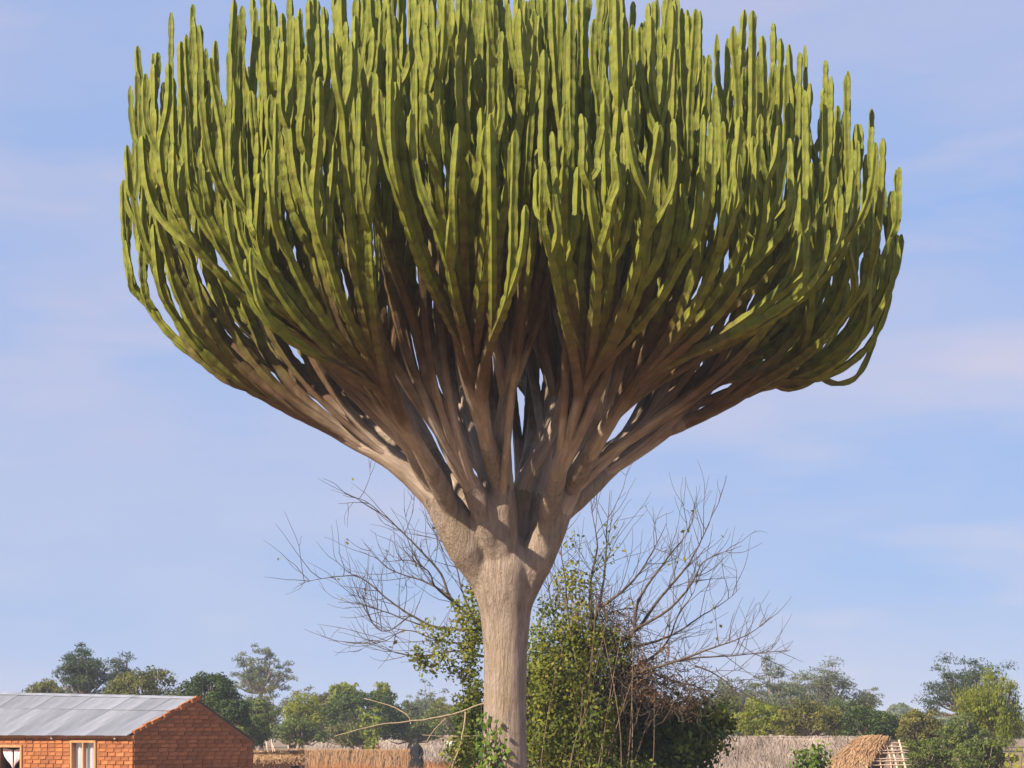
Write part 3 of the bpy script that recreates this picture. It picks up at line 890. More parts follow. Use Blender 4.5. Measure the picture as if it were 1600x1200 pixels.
# ------------------------------------------------------------------ bare branching tree with creepers behind the trunk
BY = 37.0
bare_base = np.array([at(905, 0, BY)[0], BY, 0.0])
bare = empty("bare_tree", bare_base)
tag(bare, "half bare tree with long thin twigs spreading behind the pale trunk", "tree")
BR = [  # px, py, depth offset ; radius px at the start
 ([(905, 1300, 0), (900, 1180, 0), (905, 1100, 0), (918, 1040, 0), (925, 980, 0), (922, 915, .1), (935, 852, .2), (924, 795, .2)], 11),
 ([(915, 1130, 0), (935, 1040, -.1), (962, 1010, -.2), (990, 985, -.3), (992, 965, -.3), (1002, 930, -.3), (1037, 880, -.4), (1075, 827, -.5), (1090, 795, -.5)], 6.5),
 ([(988, 987, -.3), (1000, 978, -.2), (1035, 930, 0), (1077, 880, .1), (1105, 822, .2), (1117, 787, .2)], 3.6),
 ([(990, 985, -.3), (1047, 952, -.6), (1082, 910, -.8), (1102, 875, -.9), (1157, 852, -1)], 3.4),
 ([(940, 1030, -.1), (960, 1017, .1), (1015, 1005, .3), (1052, 990, .4), (1090, 965, .5), (1132, 937, .6), (1152, 918, .6)], 3.6),
 ([(930, 1080, 0), (975, 1050, .1), (1012, 1030, .2), (1042, 1003, .2), (1060, 960, .3), (1083, 925, .3), (1086, 905, .3)], 4.2),
 ([(955, 1065, -.2), (1010, 1045, -.4), (1060, 1030, -.6), (1110, 1010, -.8), (1160, 990, -1), (1207, 957, -1.1)], 4.0),
 ([(1040, 1036, -.5), (1090, 1028, -.4), (1150, 1026, -.4), (1200, 1020, -.4), (1232, 1018, -.4)], 2.4),
 ([(1000, 1040, .1), (1040, 1060, .2), (1090, 1075, .3), (1140, 1093, .3)], 2.6),
 ([(1085, 1040, -.6), (1120, 1055, -.6), (1160, 1090, -.6)], 2.0),
 ([(920, 1020, 0), (930, 975, .2), (940, 935, .3), (946, 890, .4), (950, 847, .4), (957, 765, .5)], 3.8),
 ([(925, 985, 0), (935, 952, -.3), (965, 930, -.4), (995, 900, -.5), (1025, 850, -.6), (1041, 815, -.6)], 3.4),
 ([(908, 1040, 0), (890, 970, -.2), (886, 910, -.2), (878, 860, -.2), (884, 815, -.2)], 3.2),
 ([(905, 1060, 0), (870, 985, .2), (858, 930, .3), (850, 880, .3)], 3.0),
 ([(930, 990, 0), (952, 960, .5), (985, 950, .8), (1010, 955, .9), (1030, 945, .9)], 2.2),
 # left side
 ([(900, 1150, 0), (840, 1060, .1), (770, 990, .1), (710, 940, 0), (692, 900, 0), (665, 870, -.1), (620, 825, -.2), (575, 787, -.3), (537, 777, -.3)], 5.5),
 ([(760, 985, .1), (685, 982, .2), (645, 965, .2), (597, 930, .2), (567, 905, .2), (542, 897, .2), (500, 902, .2), (465, 910, .2)], 3.4),
 ([(830, 1060, 0), (755, 1025, -.2), (715, 1017, -.3), (660, 1025, -.3), (615, 1017, -.3), (572, 1002, -.3)], 3.2),
 ([(755, 1005, -.1), (690, 1000, -.1), (635, 982, -.1), (600, 1000, -.1), (568, 1003, -.1)], 2.2),
 ([(735, 965, 0), (700, 930, .3), (660, 908, .4), (625, 897, .5), (600, 885, .5), (567, 850, .5)], 2.8),
 ([(715, 945, 0), (680, 915, -.3), (670, 892, -.4), (640, 874, -.4), (600, 875, -.4)], 2.6),
 ([(745, 985, 0), (722, 930, .5), (712, 890, .6), (690, 850, .6), (650, 838, .6)], 2.6),
 ([(740, 970, 0), (735, 915, -.4), (715, 860, -.5), (700, 830, -.5)], 2.2),
 ([(755, 960, .2), (752, 900, .4), (742, 850, .5), (728, 805, .5)], 2.2),
 ([(685, 980, .2), (650, 975, .3), (600, 955, .3), (560, 942, .3), (530, 940, .3)], 1.8),
 ([(640, 962, .2), (605, 985, .2), (580, 972, .2), (555, 920, .2)], 1.5),
]
DEADBR = [
 ([(850, 1085, -.3), (800, 1090, -.4), (755, 1100, -.5), (715, 1116, -.6), (670, 1128, -.6), (640, 1132, -.6), (600, 1137, -.6), (560, 1146, -.6), (520, 1156, -.6)], 3.2),
 ([(642, 1131, -.6), (637, 1117, -.6), (615, 1106, -.6), (590, 1098, -.6), (570, 1094, -.6)], 1.9),
 ([(728, 1112, -.6), (724, 1140, -.6), (716, 1170, -.6), (706, 1195, -.6), (700, 1225, -.6)], 2.6),
 ([(700, 1120, -.6), (680, 1140, -.6), (665, 1165, -.6)], 1.3),
 ([(755, 1150, -.5), (700, 1152, -.5), (660, 1150, -.5)], 1.0),
]
def bare_tree():
    rng = np.random.default_rng(33)
    sc = PX * BY
    leafpts = []
    trunk_len = 0
    for bi, (pts, r) in enumerate(BR):
        mb = MB()
        P = smooth_path([at(px, py, BY + d) for px, py, d in pts], .09)
        if bi == 0:
            P = np.vstack([[P[0][0], P[0][1], -.1], P])
        P = P + np.cumsum(rng.normal(0, .004, P.shape), axis=0)
        r = r * (.85 if bi else 1)
        rad = np.linspace(r * sc, .0035, len(P)) if bi else np.interp(np.linspace(0, 1, len(P)), [0, .5, 1], [r * sc * 1.3, r * sc * .45, .0035])
        mb.tube(P - bare_base, rad, 6)
        # side twigs, two generations
        L = len(P)
        def twigs(P, r0, gen, cnt):
            for _ in range(cnt):
                i = rng.integers(int(len(P) * (.25 if gen else .35)), max(len(P) - 1, int(len(P) * .35) + 1))
                i = min(i, len(P) - 2)
                T = P[i + 1] - P[i]; T /= np.linalg.norm(T) + 1e-9
                d = T * .8 + rng.normal(0, .55, 3) + np.array([0, 0, .18]); d /= np.linalg.norm(d)
                ln = rng.uniform(.35, 1.25) * (1 if gen == 0 else .5)
                q = [P[i]]
                for s_ in range(6):
                    d = d + rng.normal(0, .13, 3) + np.array([0, 0, .06]); d /= np.linalg.norm(d)
                    q.append(q[-1] + d * ln / 6)
                q = np.array(q)
                mb.tube(q - bare_base, np.linspace(r0, .0022, len(q)), 4)
                if rng.uniform() < .5: leafpts.append(q[rng.integers(2, 7)])
                if gen == 0 and rng.uniform() < .75: twigs(q, r0 * .6, 1, rng.integers(1, 4))
        twigs(P, .0062, 0, int(8 + L * .20))
        for p in P[int(L * .3)::7]:
            if rng.uniform() < .25: leafpts.append(p)
        mb.build("trunk" if bi == 0 else "limb", M_twig, bare)
    for pts, r in DEADBR:
        mb = MB()
        P = smooth_path([at(px, py, BY + d) for px, py, d in pts], .09)
        P = P + np.cumsum(rng.normal(0, .004, P.shape), axis=0)
        mb.tube(P - bare_base, np.linspace(r * sc * .62, .006, len(P)), 6)
        tag(mb.build("dead_limb", M_paletwig, bare), "pale bare drooping limb")
    # sparse leaves left on the twigs, more of them towards the middle
    C = []
    for p in leafpts:
        near = math.exp(-((p[0] - at(850, 0, BY)[0]) / 1.1) ** 2) * (1 if p[2] < 5.2 else .5)
        if rng.uniform() < .12 + near:
            C += [p + rng.normal(0, .05, 3) for _ in range(rng.integers(1, 3 + int(5 * near)))]
    C = np.array(C)
    V, Q, t = leaves(C, np.full(len(C), .08), None, rng, .7)
    m2 = MB(); m2.add(V - bare_base, Q, tint=.35 + .55 * t); m2.build("leaves", M_leaf_creeper, bare, False)
bare_tree()

def blob_leaves(blobs, Y, rng, size, aspect=.7):
    Cs, Ns, ts = [], [], []
    for px, py, rx, ry, n, tb in blobs:
        c = at(px, py, Y); r = np.array([rx * PX * Y, (rx + ry) * .45 * PX * Y, ry * PX * Y])
        m = max(4, n // 40)
        d0 = rand_dir(m, rng) * rng.uniform(.2, 1, m)[:, None] ** .5
        k = rng.integers(0, m, n)
        p = d0[k] + rng.normal(0, .14, (n, 3))
        Cs.append(c + p * r); Ns.append(p / (np.linalg.norm(p, axis=1, keepdims=True) + 1e-6))
        ts.append(np.clip(tb + rng.normal(0, .16, n) + rng.normal(0, .12, m)[k], 0, .93))
    C, N, t = np.vstack(Cs), np.vstack(Ns), np.concatenate(ts)
    C += rng.normal(0, .05, C.shape); C[:, 2] = np.maximum(C[:, 2], .05)
    V, Q, _ = leaves(C, np.full(len(C), size), N, rng, aspect)
    return V, Q, np.repeat(t, 4)

def creeper():
    rng = np.random.default_rng(77)
    base = np.array([at(880, 0, BY)[0], BY - .2, 0])
    root = empty("creeper_thicket", base)
    tag(root, "sunlit yellow-green creeper heaped over the half bare tree behind the pale trunk", "creeper")
    blobs = [
     (880, 965, 55, 60, 650, .62), (905, 885, 60, 70, 230, .62), (870, 1060, 55, 90, 4200, .55), (862, 1150, 50, 80, 3600, .5),
     (920, 1130, 55, 75, 3000, .48), (960, 1025, 50, 40, 600, .5), (910, 1010, 50, 60, 1100, .6), (930, 1205, 90, 40, 2600, .42),
     (700, 985, 48, 42, 420, .62), (735, 935, 28, 42, 260, .62), (740, 1000, 26, 50, 520, .55), (738, 1060, 24, 46, 260, .45), (722, 1040, 40, 30, 180, .6),
     (700, 1030, 45, 30, 240, .62), (660, 1040, 30, 26, 120, .6), (735, 1120, 30, 46, 480, .38), (725, 1180, 36, 36, 700, .5)]
    V, Q, t = blob_leaves([(a_, b_, c_, d_, int(n_ * 1.35), e_ - .06) for a_, b_, c_, d_, n_, e_ in blobs], BY - .25, rng, .066)
    mb = MB(); mb.add(V - base, Q, tint=t); mb.build("foliage", M_leaf_creeper, root, False)
    st = MB()
    for i in range(150):
        px = min(rng.normal(895, 45), 950); top = rng.uniform(900, 1130)
        a = at(px, 1140, BY - .2 + rng.normal(0, .3)); a[2] = -.05
        b_ = at(px + rng.normal(0, 34), top, BY - .2 + rng.normal(0, .35)); m_ = (a + b_) / 2 + rng.normal(0, .18, 3)
        p = smooth_path([a, m_, b_], .12)
        st.tube(p - base, np.linspace(.012, .004, len(p)), 5)
    st.build("stems", M_stem, root)
    # the dark undergrowth behind the thatched hut's left end
    b2 = np.array([at(1040, 0, BY + .8)[0], BY + .8, 0])
    r2 = empty("undergrowth", b2)
    tag(r2, "dark shady undergrowth between the creeper and the thatched hut", "undergrowth")
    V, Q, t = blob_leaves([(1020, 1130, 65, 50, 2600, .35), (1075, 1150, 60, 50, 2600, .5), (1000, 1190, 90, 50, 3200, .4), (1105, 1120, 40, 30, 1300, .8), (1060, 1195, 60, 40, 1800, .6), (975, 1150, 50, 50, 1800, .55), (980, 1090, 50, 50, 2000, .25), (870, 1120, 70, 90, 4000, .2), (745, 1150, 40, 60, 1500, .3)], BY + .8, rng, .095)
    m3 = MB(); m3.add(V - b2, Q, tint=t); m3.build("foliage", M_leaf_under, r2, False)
    m4 = MB()
    for i in range(5):
        px = rng.normal(1030, 50); a = at(px, 1140, BY + .8 + rng.normal(0, .2)); a[2] = -.05
        b_ = at(px + rng.normal(0, 30), rng.uniform(1080, 1150), BY + .8 + rng.normal(0, .2))
        p = smooth_path([a, (a + b_) / 2 + rng.normal(0, .1, 3), b_], .15); m4.tube(p - b2, np.linspace(.009, .003, len(p)), 5)
    m4.build("stems", M_twig, r2)
    # withered vines: thin brown curls
    b3 = np.array([at(1010, 0, BY - .1)[0], BY - .1, at(0, 1110, BY)[2]])
    r3 = empty("withered_vines", b3)
    tag(r3, "tangled mass of withered brown vines hanging on the half bare tree", "vines")
    vb = MB()
    for i in range(620):
        bx, by, sx, sy = [(1015, 1055, 34, 24), (965, 1005, 24, 22), (1060, 1085, 30, 20), (940, 960, 22, 26), (1000, 1080, 40, 20), (945, 1060, 20, 30)][rng.integers(0, 6)]
        p = at(rng.normal(bx, sx), rng.normal(by, sy), BY - .1 + rng.normal(0, .28))
        d = rng.normal(0, 1, 3); d[2] -= .5; d /= np.linalg.norm(d)
        q = [p]
        for s_ in range(7):
            d = d + rng.normal(0, .45, 3); d /= np.linalg.norm(d); q.append(q[-1] + d * rng.uniform(.04, .11))
        q = np.array(q); vb.tube(q - b3, np.linspace(.0065, .003, len(q)), 4)
    tag(vb.build("tendrils", M_twig, r3), kind="stuff")
    V, Q, t = blob_leaves([(1015, 1055, 60, 42, 1700, .5), (965, 1005, 40, 36, 700, .55), (1060, 1088, 50, 34, 1100, .45), (940, 955, 34, 46, 500, .6), (1040, 1012, 12, 10, 120, .95), (1010, 1035, 30, 14, 200, .9), (985, 1090, 20, 22, 300, .9)], BY - .15, rng, .05, .3)
    m5 = MB(); m5.add(V - b3, Q, tint=t); m5.build("dead_leaves", M_dry, r3, False)
creeper()

# ivy on the pale trunk
def ivy():
    rng = np.random.default_rng(3)
    base = np.array([at(768, 0, 24.7)[0], 24.72, 0])
    root = empty("ivy_vine", base)
    tag(root, "green ivy climbing the foot of the pale trunk", "ivy")
    C, N = [], []
    st = MB()
    r = .262
    for i in range(11):
        a = rng.uniform(math.radians(-165), math.radians(-92)); z = 0.0; P = []
        top = rng.uniform(1.7, 2.75) if i else 2.85
        while z < top:
            a += rng.normal(0, .06); a = min(max(a, math.radians(-175)), math.radians(-80))
            rr = r + .10 * math.exp(-z / .5)
            p = np.array([TREE[0] + math.cos(a) * rr, 25 + math.sin(a) * rr, z])
            P.append(p); z += .07
            for _ in range(rng.integers(4, 11)):
                if rng.uniform() < 1.15 - .75 * z / top:
                    o = np.array([math.cos(a), math.sin(a), 0])
                    C.append(p + o * rng.uniform(.01, .09) + rng.normal(0, .055, 3)); N.append(o + np.array([0, 0, .25]))
        P = np.array(P); st.tube(P - base, np.linspace(.009, .004, len(P)), 5)
    C, N = np.array(C), np.array(N)
    V, Q, t = leaves(C, np.full(len(C), .066), N, rng, .85, None, .8, .6)
    mb = MB(); mb.add(V - base, Q, tint=t); mb.build("leaves", M_ivy, root, False)
    st.build("stems", M_twig, root)
ivy()
#--HOUSES--

# ------------------------------------------------------------------ brick house with a metal roof
M_brick = simple_mat("burnt_brick", (.25, .078, .028), (.40, .155, .062), 7, bmp=.6, dist=.01, objrand=.28)
M_mortar = simple_mat("mud_mortar", (.20, .075, .03), (.30, .13, .06), 9, bmp=.5)
M_plaster = simple_mat("mud_plaster", (.42, .20, .10), (.55, .30, .17), 5, bmp=.3)
M_wood = simple_mat("window_wood", (.38, .17, .07), (.52, .27, .13), 12, (1, 1, .15), rough=.6, bmp=.2)
M_palewood = simple_mat("weathered_timber", (.34, .28, .22), (.48, .41, .34), 12, rough=.85)
M_dark = simple_mat("painted_interior_shade", (.010, .008, .007), (.022, .018, .015), 3, bmp=0)  # near-black base colour that stands for the shade inside openings
M_pinkcloth = simple_mat("pink_white_curtain", (.62, .38, .38), (.80, .72, .74), 9, (1, 1, .25), rough=.9, bmp=.1)
M_greycloth = simple_mat("pale_grey_curtain", (.38, .40, .46), (.66, .68, .74), 10, (1.6, 1, .08), rough=.9, bmp=.1)
def metal_mat():
    m, nt, b = new_mat("weathered_iron_sheet")
    f = noise(nt, 2.2, 5, .6, None, (1, .35, .35)); f2 = noise(nt, 14, 5)
    oi = nt.nodes.new("ShaderNodeObjectInfo")
    c = ramp(nt, f, [(.3, (.21, .22, .25)), (.7, (.35, .36, .40))])
    c = mixc(nt, maths(nt, 'MULTIPLY', ramp(nt, f2, [(.60, (0, 0, 0)), (.78, (1, 1, 1))]), .35), c, (.34, .28, .22))
    v = maths(nt, 'MULTIPLY_ADD', oi.outputs["Random"], .30, .85)
    hs = nt.nodes.new("ShaderNodeHueSaturation"); nt.links.new(v, hs.inputs["Value"]); nt.links.new(c, hs.inputs["Color"])
    nt.links.new(hs.outputs["Color"], b.inputs["Base Color"])
    b.inputs["Metallic"].default_value = .35; b.inputs["Roughness"].default_value = .55
    bump(nt, b, f2, .12, .01)
    return m
M_iron = metal_mat()
def glass_mat():
    m, nt, b = new_mat("window_glass")
    b.inputs["Base Color"].default_value = (.8, .85, .9, 1); b.inputs["Roughness"].default_value = .04
    t = nt.nodes.new("ShaderNodeBsdfTransparent"); g_ = nt.nodes.new("ShaderNodeBsdfGlossy"); g_.inputs["Roughness"].default_value = .05
    mx = nt.nodes.new("ShaderNodeMixShader"); mx.inputs[0].default_value = .12
    nt.links.new(t.outputs[0], mx.inputs[1]); nt.links.new(g_.outputs[0], mx.inputs[2])
    nt.links.new(mx.outputs[0], nt.nodes["Material Output"].inputs["Surface"])
    return m
M_glass = glass_mat()

def brick_house():
    rng = np.random.default_rng(12)
    C = at(208, 0, 55.0); gz = float(ground_z(55)) - .1
    H = empty("brick_house", (C[0], 55.0, gz), math.radians(-40))
    tag(H, "red brick house with corrugated metal roof and shaded gable end", "house")
    LEN, DEP, AP = 9.0, 3.95, 2.057           # length along the front, depth, ridge position
    zf, za, zr = 2.36 - gz, 3.21 - gz, 2.20 - gz   # wall top at front, at the ridge, at the rear
    t = .22
    win = (-2.30, -1.38, 1.05, 2.19 - gz)       # x0, x1, z0, z1 on the front
    dor = (-5.25, -4.26, .9, 2.06 - gz)
    # mortar cores (the walls); bricks stand proud of them
    front = MB()
    xs = [-LEN, dor[0], dor[1], win[0], win[1], -.02]
    for a, b in zip(xs[:-1], xs[1:]):
        if a == dor[0]: front.box((a, 0, -.1), (b, t, dor[2])); front.box((a, 0, dor[3]), (b, t, zf))
        elif a == win[0]: front.box((a, 0, -.1), (b, t, win[2])); front.box((a, 0, win[3]), (b, t, zf))
        else: front.box((a, 0, -.1), (b, t, zf))
    fw = front.build("wall", M_mortar, H, False); tag(fw, "sunlit brick front wall")
    gm = MB()
    prof = [(0.02, -.1), (DEP, -.1), (DEP, zr), (AP, za), (0.02, zf)]
    V = [(x, y, z) for x in (-t, 0) for y, z in prof]
    gm.add(V, [[5, 6, 7, 9], [4, 2, 1, 0], [0, 1, 6, 5], [1, 2, 7, 6], [2, 3, 8, 7], [3, 4, 9, 8], [4, 0, 5, 9]], [[7, 8, 9], [4, 3, 2]])
    gw = gm.build("wall", M_mortar, H, False); tag(gw, "gable end wall in shade")
    rear = MB(); rear.box((-LEN, DEP - t, -.1), (-t - .002, DEP, zr)); rear.build("wall", M_mortar, H, False)
    side = MB(); side.box((-LEN - t, .0, -.1), (-LEN - .002, DEP, zr)); side.build("wall", M_mortar, H, False)
    # a few brick shapes shared by all bricks
    BL, BH = .29, .092
    shapes = []
    for i in range(7):
        mb = MB(); mb.box((-BL / 2 + .006, -.02, -BH / 2 + .006), (BL / 2 - .006, .03, BH / 2 - .006), .006, rng)
        shapes.append(mb.mesh("brick", M_brick, False))
    count = 0
    low_f, low_g = MB(), MB()
    def put(wall, low, x, z, ln, along):
        nonlocal count
        sx = ln / BL
        if z > (1.42 - gz) and count < 330:
            o = obj("brick", shapes[rng.integers(0, 7)], wall)
            if along == 'x': o.location = (x, rng.normal(0, .004), z); o.rotation_euler = (0, rng.normal(0, .012), rng.normal(0, .01))
            else: o.location = (rng.normal(0, .004), x, z); o.rotation_euler = (rng.normal(0, .012), 0, math.pi / 2 + rng.normal(0, .01))
            o.scale = (sx, 1, rng.uniform(.92, 1.05)); count += 1
        else:
            h = BH / 2 - .007; l = ln / 2 - .007
            if along == 'x': low.box((x - l, -.02, z - h), (x + l, .03, z + h), .004, rng)
            else: low.box((-.03, x - l, z - h), (.02, x + l, z + h), .004, rng)
    rows = int(zf / (BH + .008))
    pitch_z = BH + .008
    for r in range(rows):
        z = zf - .06 - r * pitch_z
        if z < .03: break
        x = -.15 - (r % 2) * .15
        edge = -.15
        xs_ = -.0 - (.0 if r % 2 == 0 else .16)
        cur = 0.0
        if r % 2: put(fw, low_f, -.075, z, .15, 'x'); cur = -.155
        while cur > -LEN + .3:
            ln = BL * rng.uniform(.85, 1.12)
            x0, x1 = cur - ln, cur
            hit = None
            for o_ in (win, dor):
                if o_[2] - .04 < z < o_[3] + .04 and x0 < o_[1] + .05 and x1 > o_[0] - .05: hit = o_
            if hit:
                if x1 - (hit[1] + .06) > .09: put(fw, low_f, (x1 + hit[1] + .06) / 2, z, x1 - hit[1] - .06, 'x')
                cur = hit[0] - .06; continue
            put(fw, low_f, (x0 + x1) / 2, z, ln, 'x')
            cur = x0 - .012
            if cur < -6.3: break
    r = 0; z = za - .10
    zs = []
    while z > .04: zs.append(z); z -= pitch_z
    for r, z in enumerate(zs):
        y0 = .0 if z < zf else AP * (z + .05 - zf) / (za - zf)
        y1 = DEP if z < zr else AP + (DEP - AP) * (za - z - .05) / (za - zr)
        cur = y0 + (.15 if r % 2 else 0) * (z < zf)
        if r % 2 and z < zf: put(gw, low_g, .075 + .015, z, .13, 'y')
        while cur < y1 - .10:
            ln = min(BL * rng.uniform(.85, 1.12), y1 - cur)
            put(gw, low_g, cur + ln / 2 + .005, z, ln, 'y')
            cur += ln + .012
    for low, w in ((low_f, fw), (low_g, gw)):
        if low.n: tag(low.build("lower_bricks", M_brick, w, False), kind="stuff")
    # the sloping row of bricks along the roof edge
    n = 11
    vb = MB(); vb.box((-.06, -.12, -.035), (.05, .12, .04), .008, rng); vme = vb.mesh("verge_brick", M_brick, False)
    sl = math.atan2(za - zf, AP)
    for i in range(n):
        f = (i + .5) / n + rng.normal(0, .008)
        o = obj("verge_brick", vme, gw); o.location = (-.02, AP * f, zf + (za - zf) * f + .055); o.rotation_euler = (sl + rng.normal(0, .08), 0, rng.normal(0, .05))
        o.scale = (1.1, rng.uniform(.5, .72), rng.uniform(.8, 1.5))
    o = obj("verge_brick", vme, gw); o.location = (-.02, AP + .02, za + .06); o.rotation_euler = (.1, 0, 0); o.scale = (1, .6, 1.4)
    # corrugated sheets, two courses on the front slope, one behind
    def sheet(w, l, amp=.011, pit=.076):
        nx = int(w / pit * 4); x = np.linspace(0, w, nx + 1); zz = amp * np.cos(x / pit * 2 * math.pi)
        V = []
        for yy in (0, l / 2, l):
            for a, b in zip(x, zz): V.append((a, yy, b + (.006 * math.sin(a * 3) if yy == 0 else 0)))
        V = np.array(V); n_ = nx + 1
        Q = np.array([[r_ * n_ + c, r_ * n_ + c + 1, (r_ + 1) * n_ + c + 1, (r_ + 1) * n_ + c] for r_ in range(2) for c in range(nx)])
        V2 = V - np.array([0, 0, .003])
        mb = MB(); mb.add(V, Q); mb.add(V2, Q[:, ::-1]); 
        return mb.mesh("roofing_sheet", M_iron)
    W = .76
    over = .20
    slope = math.atan2(za - zf, AP)
    L1 = math.hypot(AP + over, (AP + over) * math.tan(slope))
    s_low, s_up = sheet(W + .038, L1 * .66), sheet(W + .038, L1 * .38)
    Lr = math.hypot(DEP - AP + .25, za - zr + .1)
    slr = math.atan2(za - zr, DEP - AP)
    s_back = sheet(W + .038, Lr)
    roof = empty("roof", (0, 0, 0)); roof.parent = H
    for i in range(12):
        x = -.08 - (i + 1) * W
        rise = .024 * (-x)
        for k_, (me_, off) in enumerate(((s_low, 0), (s_up, L1 * .63))):
            o = obj("roofing_sheet", me_, roof)
            y = -over + off * math.cos(slope)
            o.location = (x, y, zf + .075 - over * math.tan(slope) + off * math.sin(slope) + (.014 if k_ else 0) + rise * (y + over) / (AP + over) + .0035 * (i % 2))
            o.rotation_euler = (slope + .024 * -x / L1, 0, 0)
        o = obj("roofing_sheet", s_back, roof)
        o.location = (x + W + .02, DEP + .20, za + .075 - (DEP + .20 - AP) * math.tan(slr) + .004 * (i % 2)); o.rotation_euler = (slr, 0, math.pi)
    rc = MB(); P = [(-.10, AP, za + .10), (-LEN, AP, za + .10 + .024 * LEN)]
    p0, p1 = map(np.array, P)
    Vr = [p + np.array(d) for p in (p0, p1) for d in ((0, -.16, -.05), (0, 0, .012), (0, .16, -.05), (0, 0, -.004))]
    rc.add(Vr, [[0, 4, 5, 1], [1, 5, 6, 2], [2, 6, 7, 3], [3, 7, 4, 0]]); rc.build("ridge_cap", M_iron, roof, False)
    for x in (-.55, -2.95, -5.2, -7.4):
        b = MB(); b.box((-.03, -.16, -.10), (.03, 1.2, 0)); o = b.build("rafter", M_palewood, roof, False); o.location = (x, 0, zf + .055); o.rotation_euler = (slope * .95, 0, 0)
    b = MB(); b.box((-LEN, -.03, -.09), (-.1, .04, -.005)); o = b.build("wall_plate", M_wood, roof, False); o.location = (0, 0, zf + .02)
    # window
    def window(o_, curtain):
        x0, x1, z0, z1 = o_
        w_ = empty("window", (0, 0, 0)); w_.parent = H
        f = MB(); fw_ = .055
        f.box((x0 - .03, -.04, z0 - .05), (x0 + fw_ - .02, .09, z1 + .05)); f.box((x1 - fw_ + .02, -.04, z0 - .05), (x1 + .03, .09, z1 + .05))
        f.box((x0 + fw_ - .02, -.046, z1 - .01), (x1 - fw_ + .02, .088, z1 + .048)); f.box((x0 + fw_ - .02, -.046, z0 - .05), (x1 - fw_ + .02, .088, z0 + .01))
        if curtain == 'grey':
            xm = (x0 + x1) / 2; f.box((xm - .022, -.035, z0 + .01), (xm + .022, .07, z1 - .01))
        f.build("frame", M_wood, w_, False)
        d = MB(); d.box((x0 - .3, .75, z0 - .3), (x1 + .3, .77, z1 + .1)); d.build("room_shade_sheet", M_dark, w_, False)  # thin near-black sheet; the room's shade is put into its colour
        if curtain == 'grey':
            for a, b_ in ((x0 + .035, xm - .03), (xm + .03, x1 - .035)):
                p = MB(); p.box((a, .035, z0), (b_, .041, z1)); p.build("pane", M_glass, w_, False)
            nx = 46; x = np.linspace(x0 + .02, x1 - .02, nx); yy = .13 + .022 * np.sin(x * 42) + .01 * np.sin(x * 77)
            V = [(a, b_, z) for z in (z0 - .02, (z0 + z1) / 2, z1 + .02) for a, b_ in zip(x, yy)]
            Q = [[r_ * nx + c, r_ * nx + c + 1, (r_ + 1) * nx + c + 1, (r_ + 1) * nx + c] for r_ in range(2) for c in range(nx - 1)]
            m_ = MB(); m_.add(V, Q); m_.build("curtain", M_greycloth, w_)
        else:
            # two gathered halves drawn together in the middle
            xm = (x0 + x1) / 2 + .02
            for sgn in (-1, 1):
                nx, nz = 26, 16; V = []
                for r_ in range(nz):
                    f_ = r_ / (nz - 1); z = z1 - .03 - f_ * .56
                    wd = .36 * (1 - f_ ** 1.6) + .03
                    arch = .10 * math.sin(min(1, f_ * 1.2) * math.pi)
                    for c in range(nx):
                        u = c / (nx - 1)
                        xx = xm + sgn * (.012 + u * (wd + arch * .5))
                        V.append((xx, .10 + .022 * math.sin(u * 26 + sgn) * (1 - .4 * f_) , z + .10 * u * f_ - .05 * (1 - u) * (1 - f_)))
                Q = [[r_ * nx + c, r_ * nx + c + 1, (r_ + 1) * nx + c + 1, (r_ + 1) * nx + c] for r_ in range(nz - 1) for c in range(nx - 1)]
                m_ = MB(); m_.add(V, Q); m_.build("curtain", M_pinkcloth, w_)
        return w_
    tag(window(win, 'grey'), "window with two panes and pale grey curtains")
    tag(window(dor, 'pink'), "open window with a gathered pink and white curtain")
    # no inside wall; the near-black window sheets stand for the rooms' shade
brick_house()

# ------------------------------------------------------------------ thatched hut with a bare lattice end
M_thatch = leaf_mat("grey_thatch", [(0, (.13, .095, .075)), (.5, (.30, .235, .19)), (1, (.44, .355, .29))], .05, .95)
M_thatch_new = leaf_mat("tan_thatch", [(0, (.25, .13, .06)), (.5, (.42, .25, .13)), (1, (.56, .37, .21))], .05, .95)
M_pole = simple_mat("lath_pole", (.40, .27, .19), (.62, .47, .36), 10, rough=.8)
M_mud = simple_mat("mud_wall", (.33, .17, .09), (.46, .27, .16), 3, bmp=.5, dist=.04)

def straw(mb, origin, ax, dn, up, W, Ls, n, rng, ln=(.25, .7), w=.011, lift=.05, base=.5):
    """n straws lying down the slope: origin + ax*u + dn*v; up is the slope's normal"""
    u = rng.uniform(0, W, n); v = rng.uniform(0, Ls, n)
    l = rng.uniform(*ln, n)
    p0 = origin + ax * u[:, None] + dn * v[:, None] + up * rng.uniform(0, lift, n)[:, None]
    d = dn + ax * rng.normal(0, .22, n)[:, None] + up * rng.normal(.02, .05, n)[:, None]
    p1 = p0 + d * l[:, None]
    s_ = ax * (w * rng.uniform(.6, 1.6, n))[:, None]
    V = np.stack([p0 - s_, p0 + s_, p1 + s_ * .4, p1 - s_ * .4], 1).reshape(-1, 3)
    patch = .5 + .25 * np.sin(u * 2.1 + 1.3 * np.sin(v * 3.9)) + .25 * np.sin(u * 5.3 - 2 * np.sin(v * 7.1 + u))
    t = np.clip(base + rng.normal(0, .22, n) + (patch - .5) * .6, 0, 1)
    mb.add(V, np.arange(n * 4).reshape(n, 4), tint=np.repeat(t, 4))

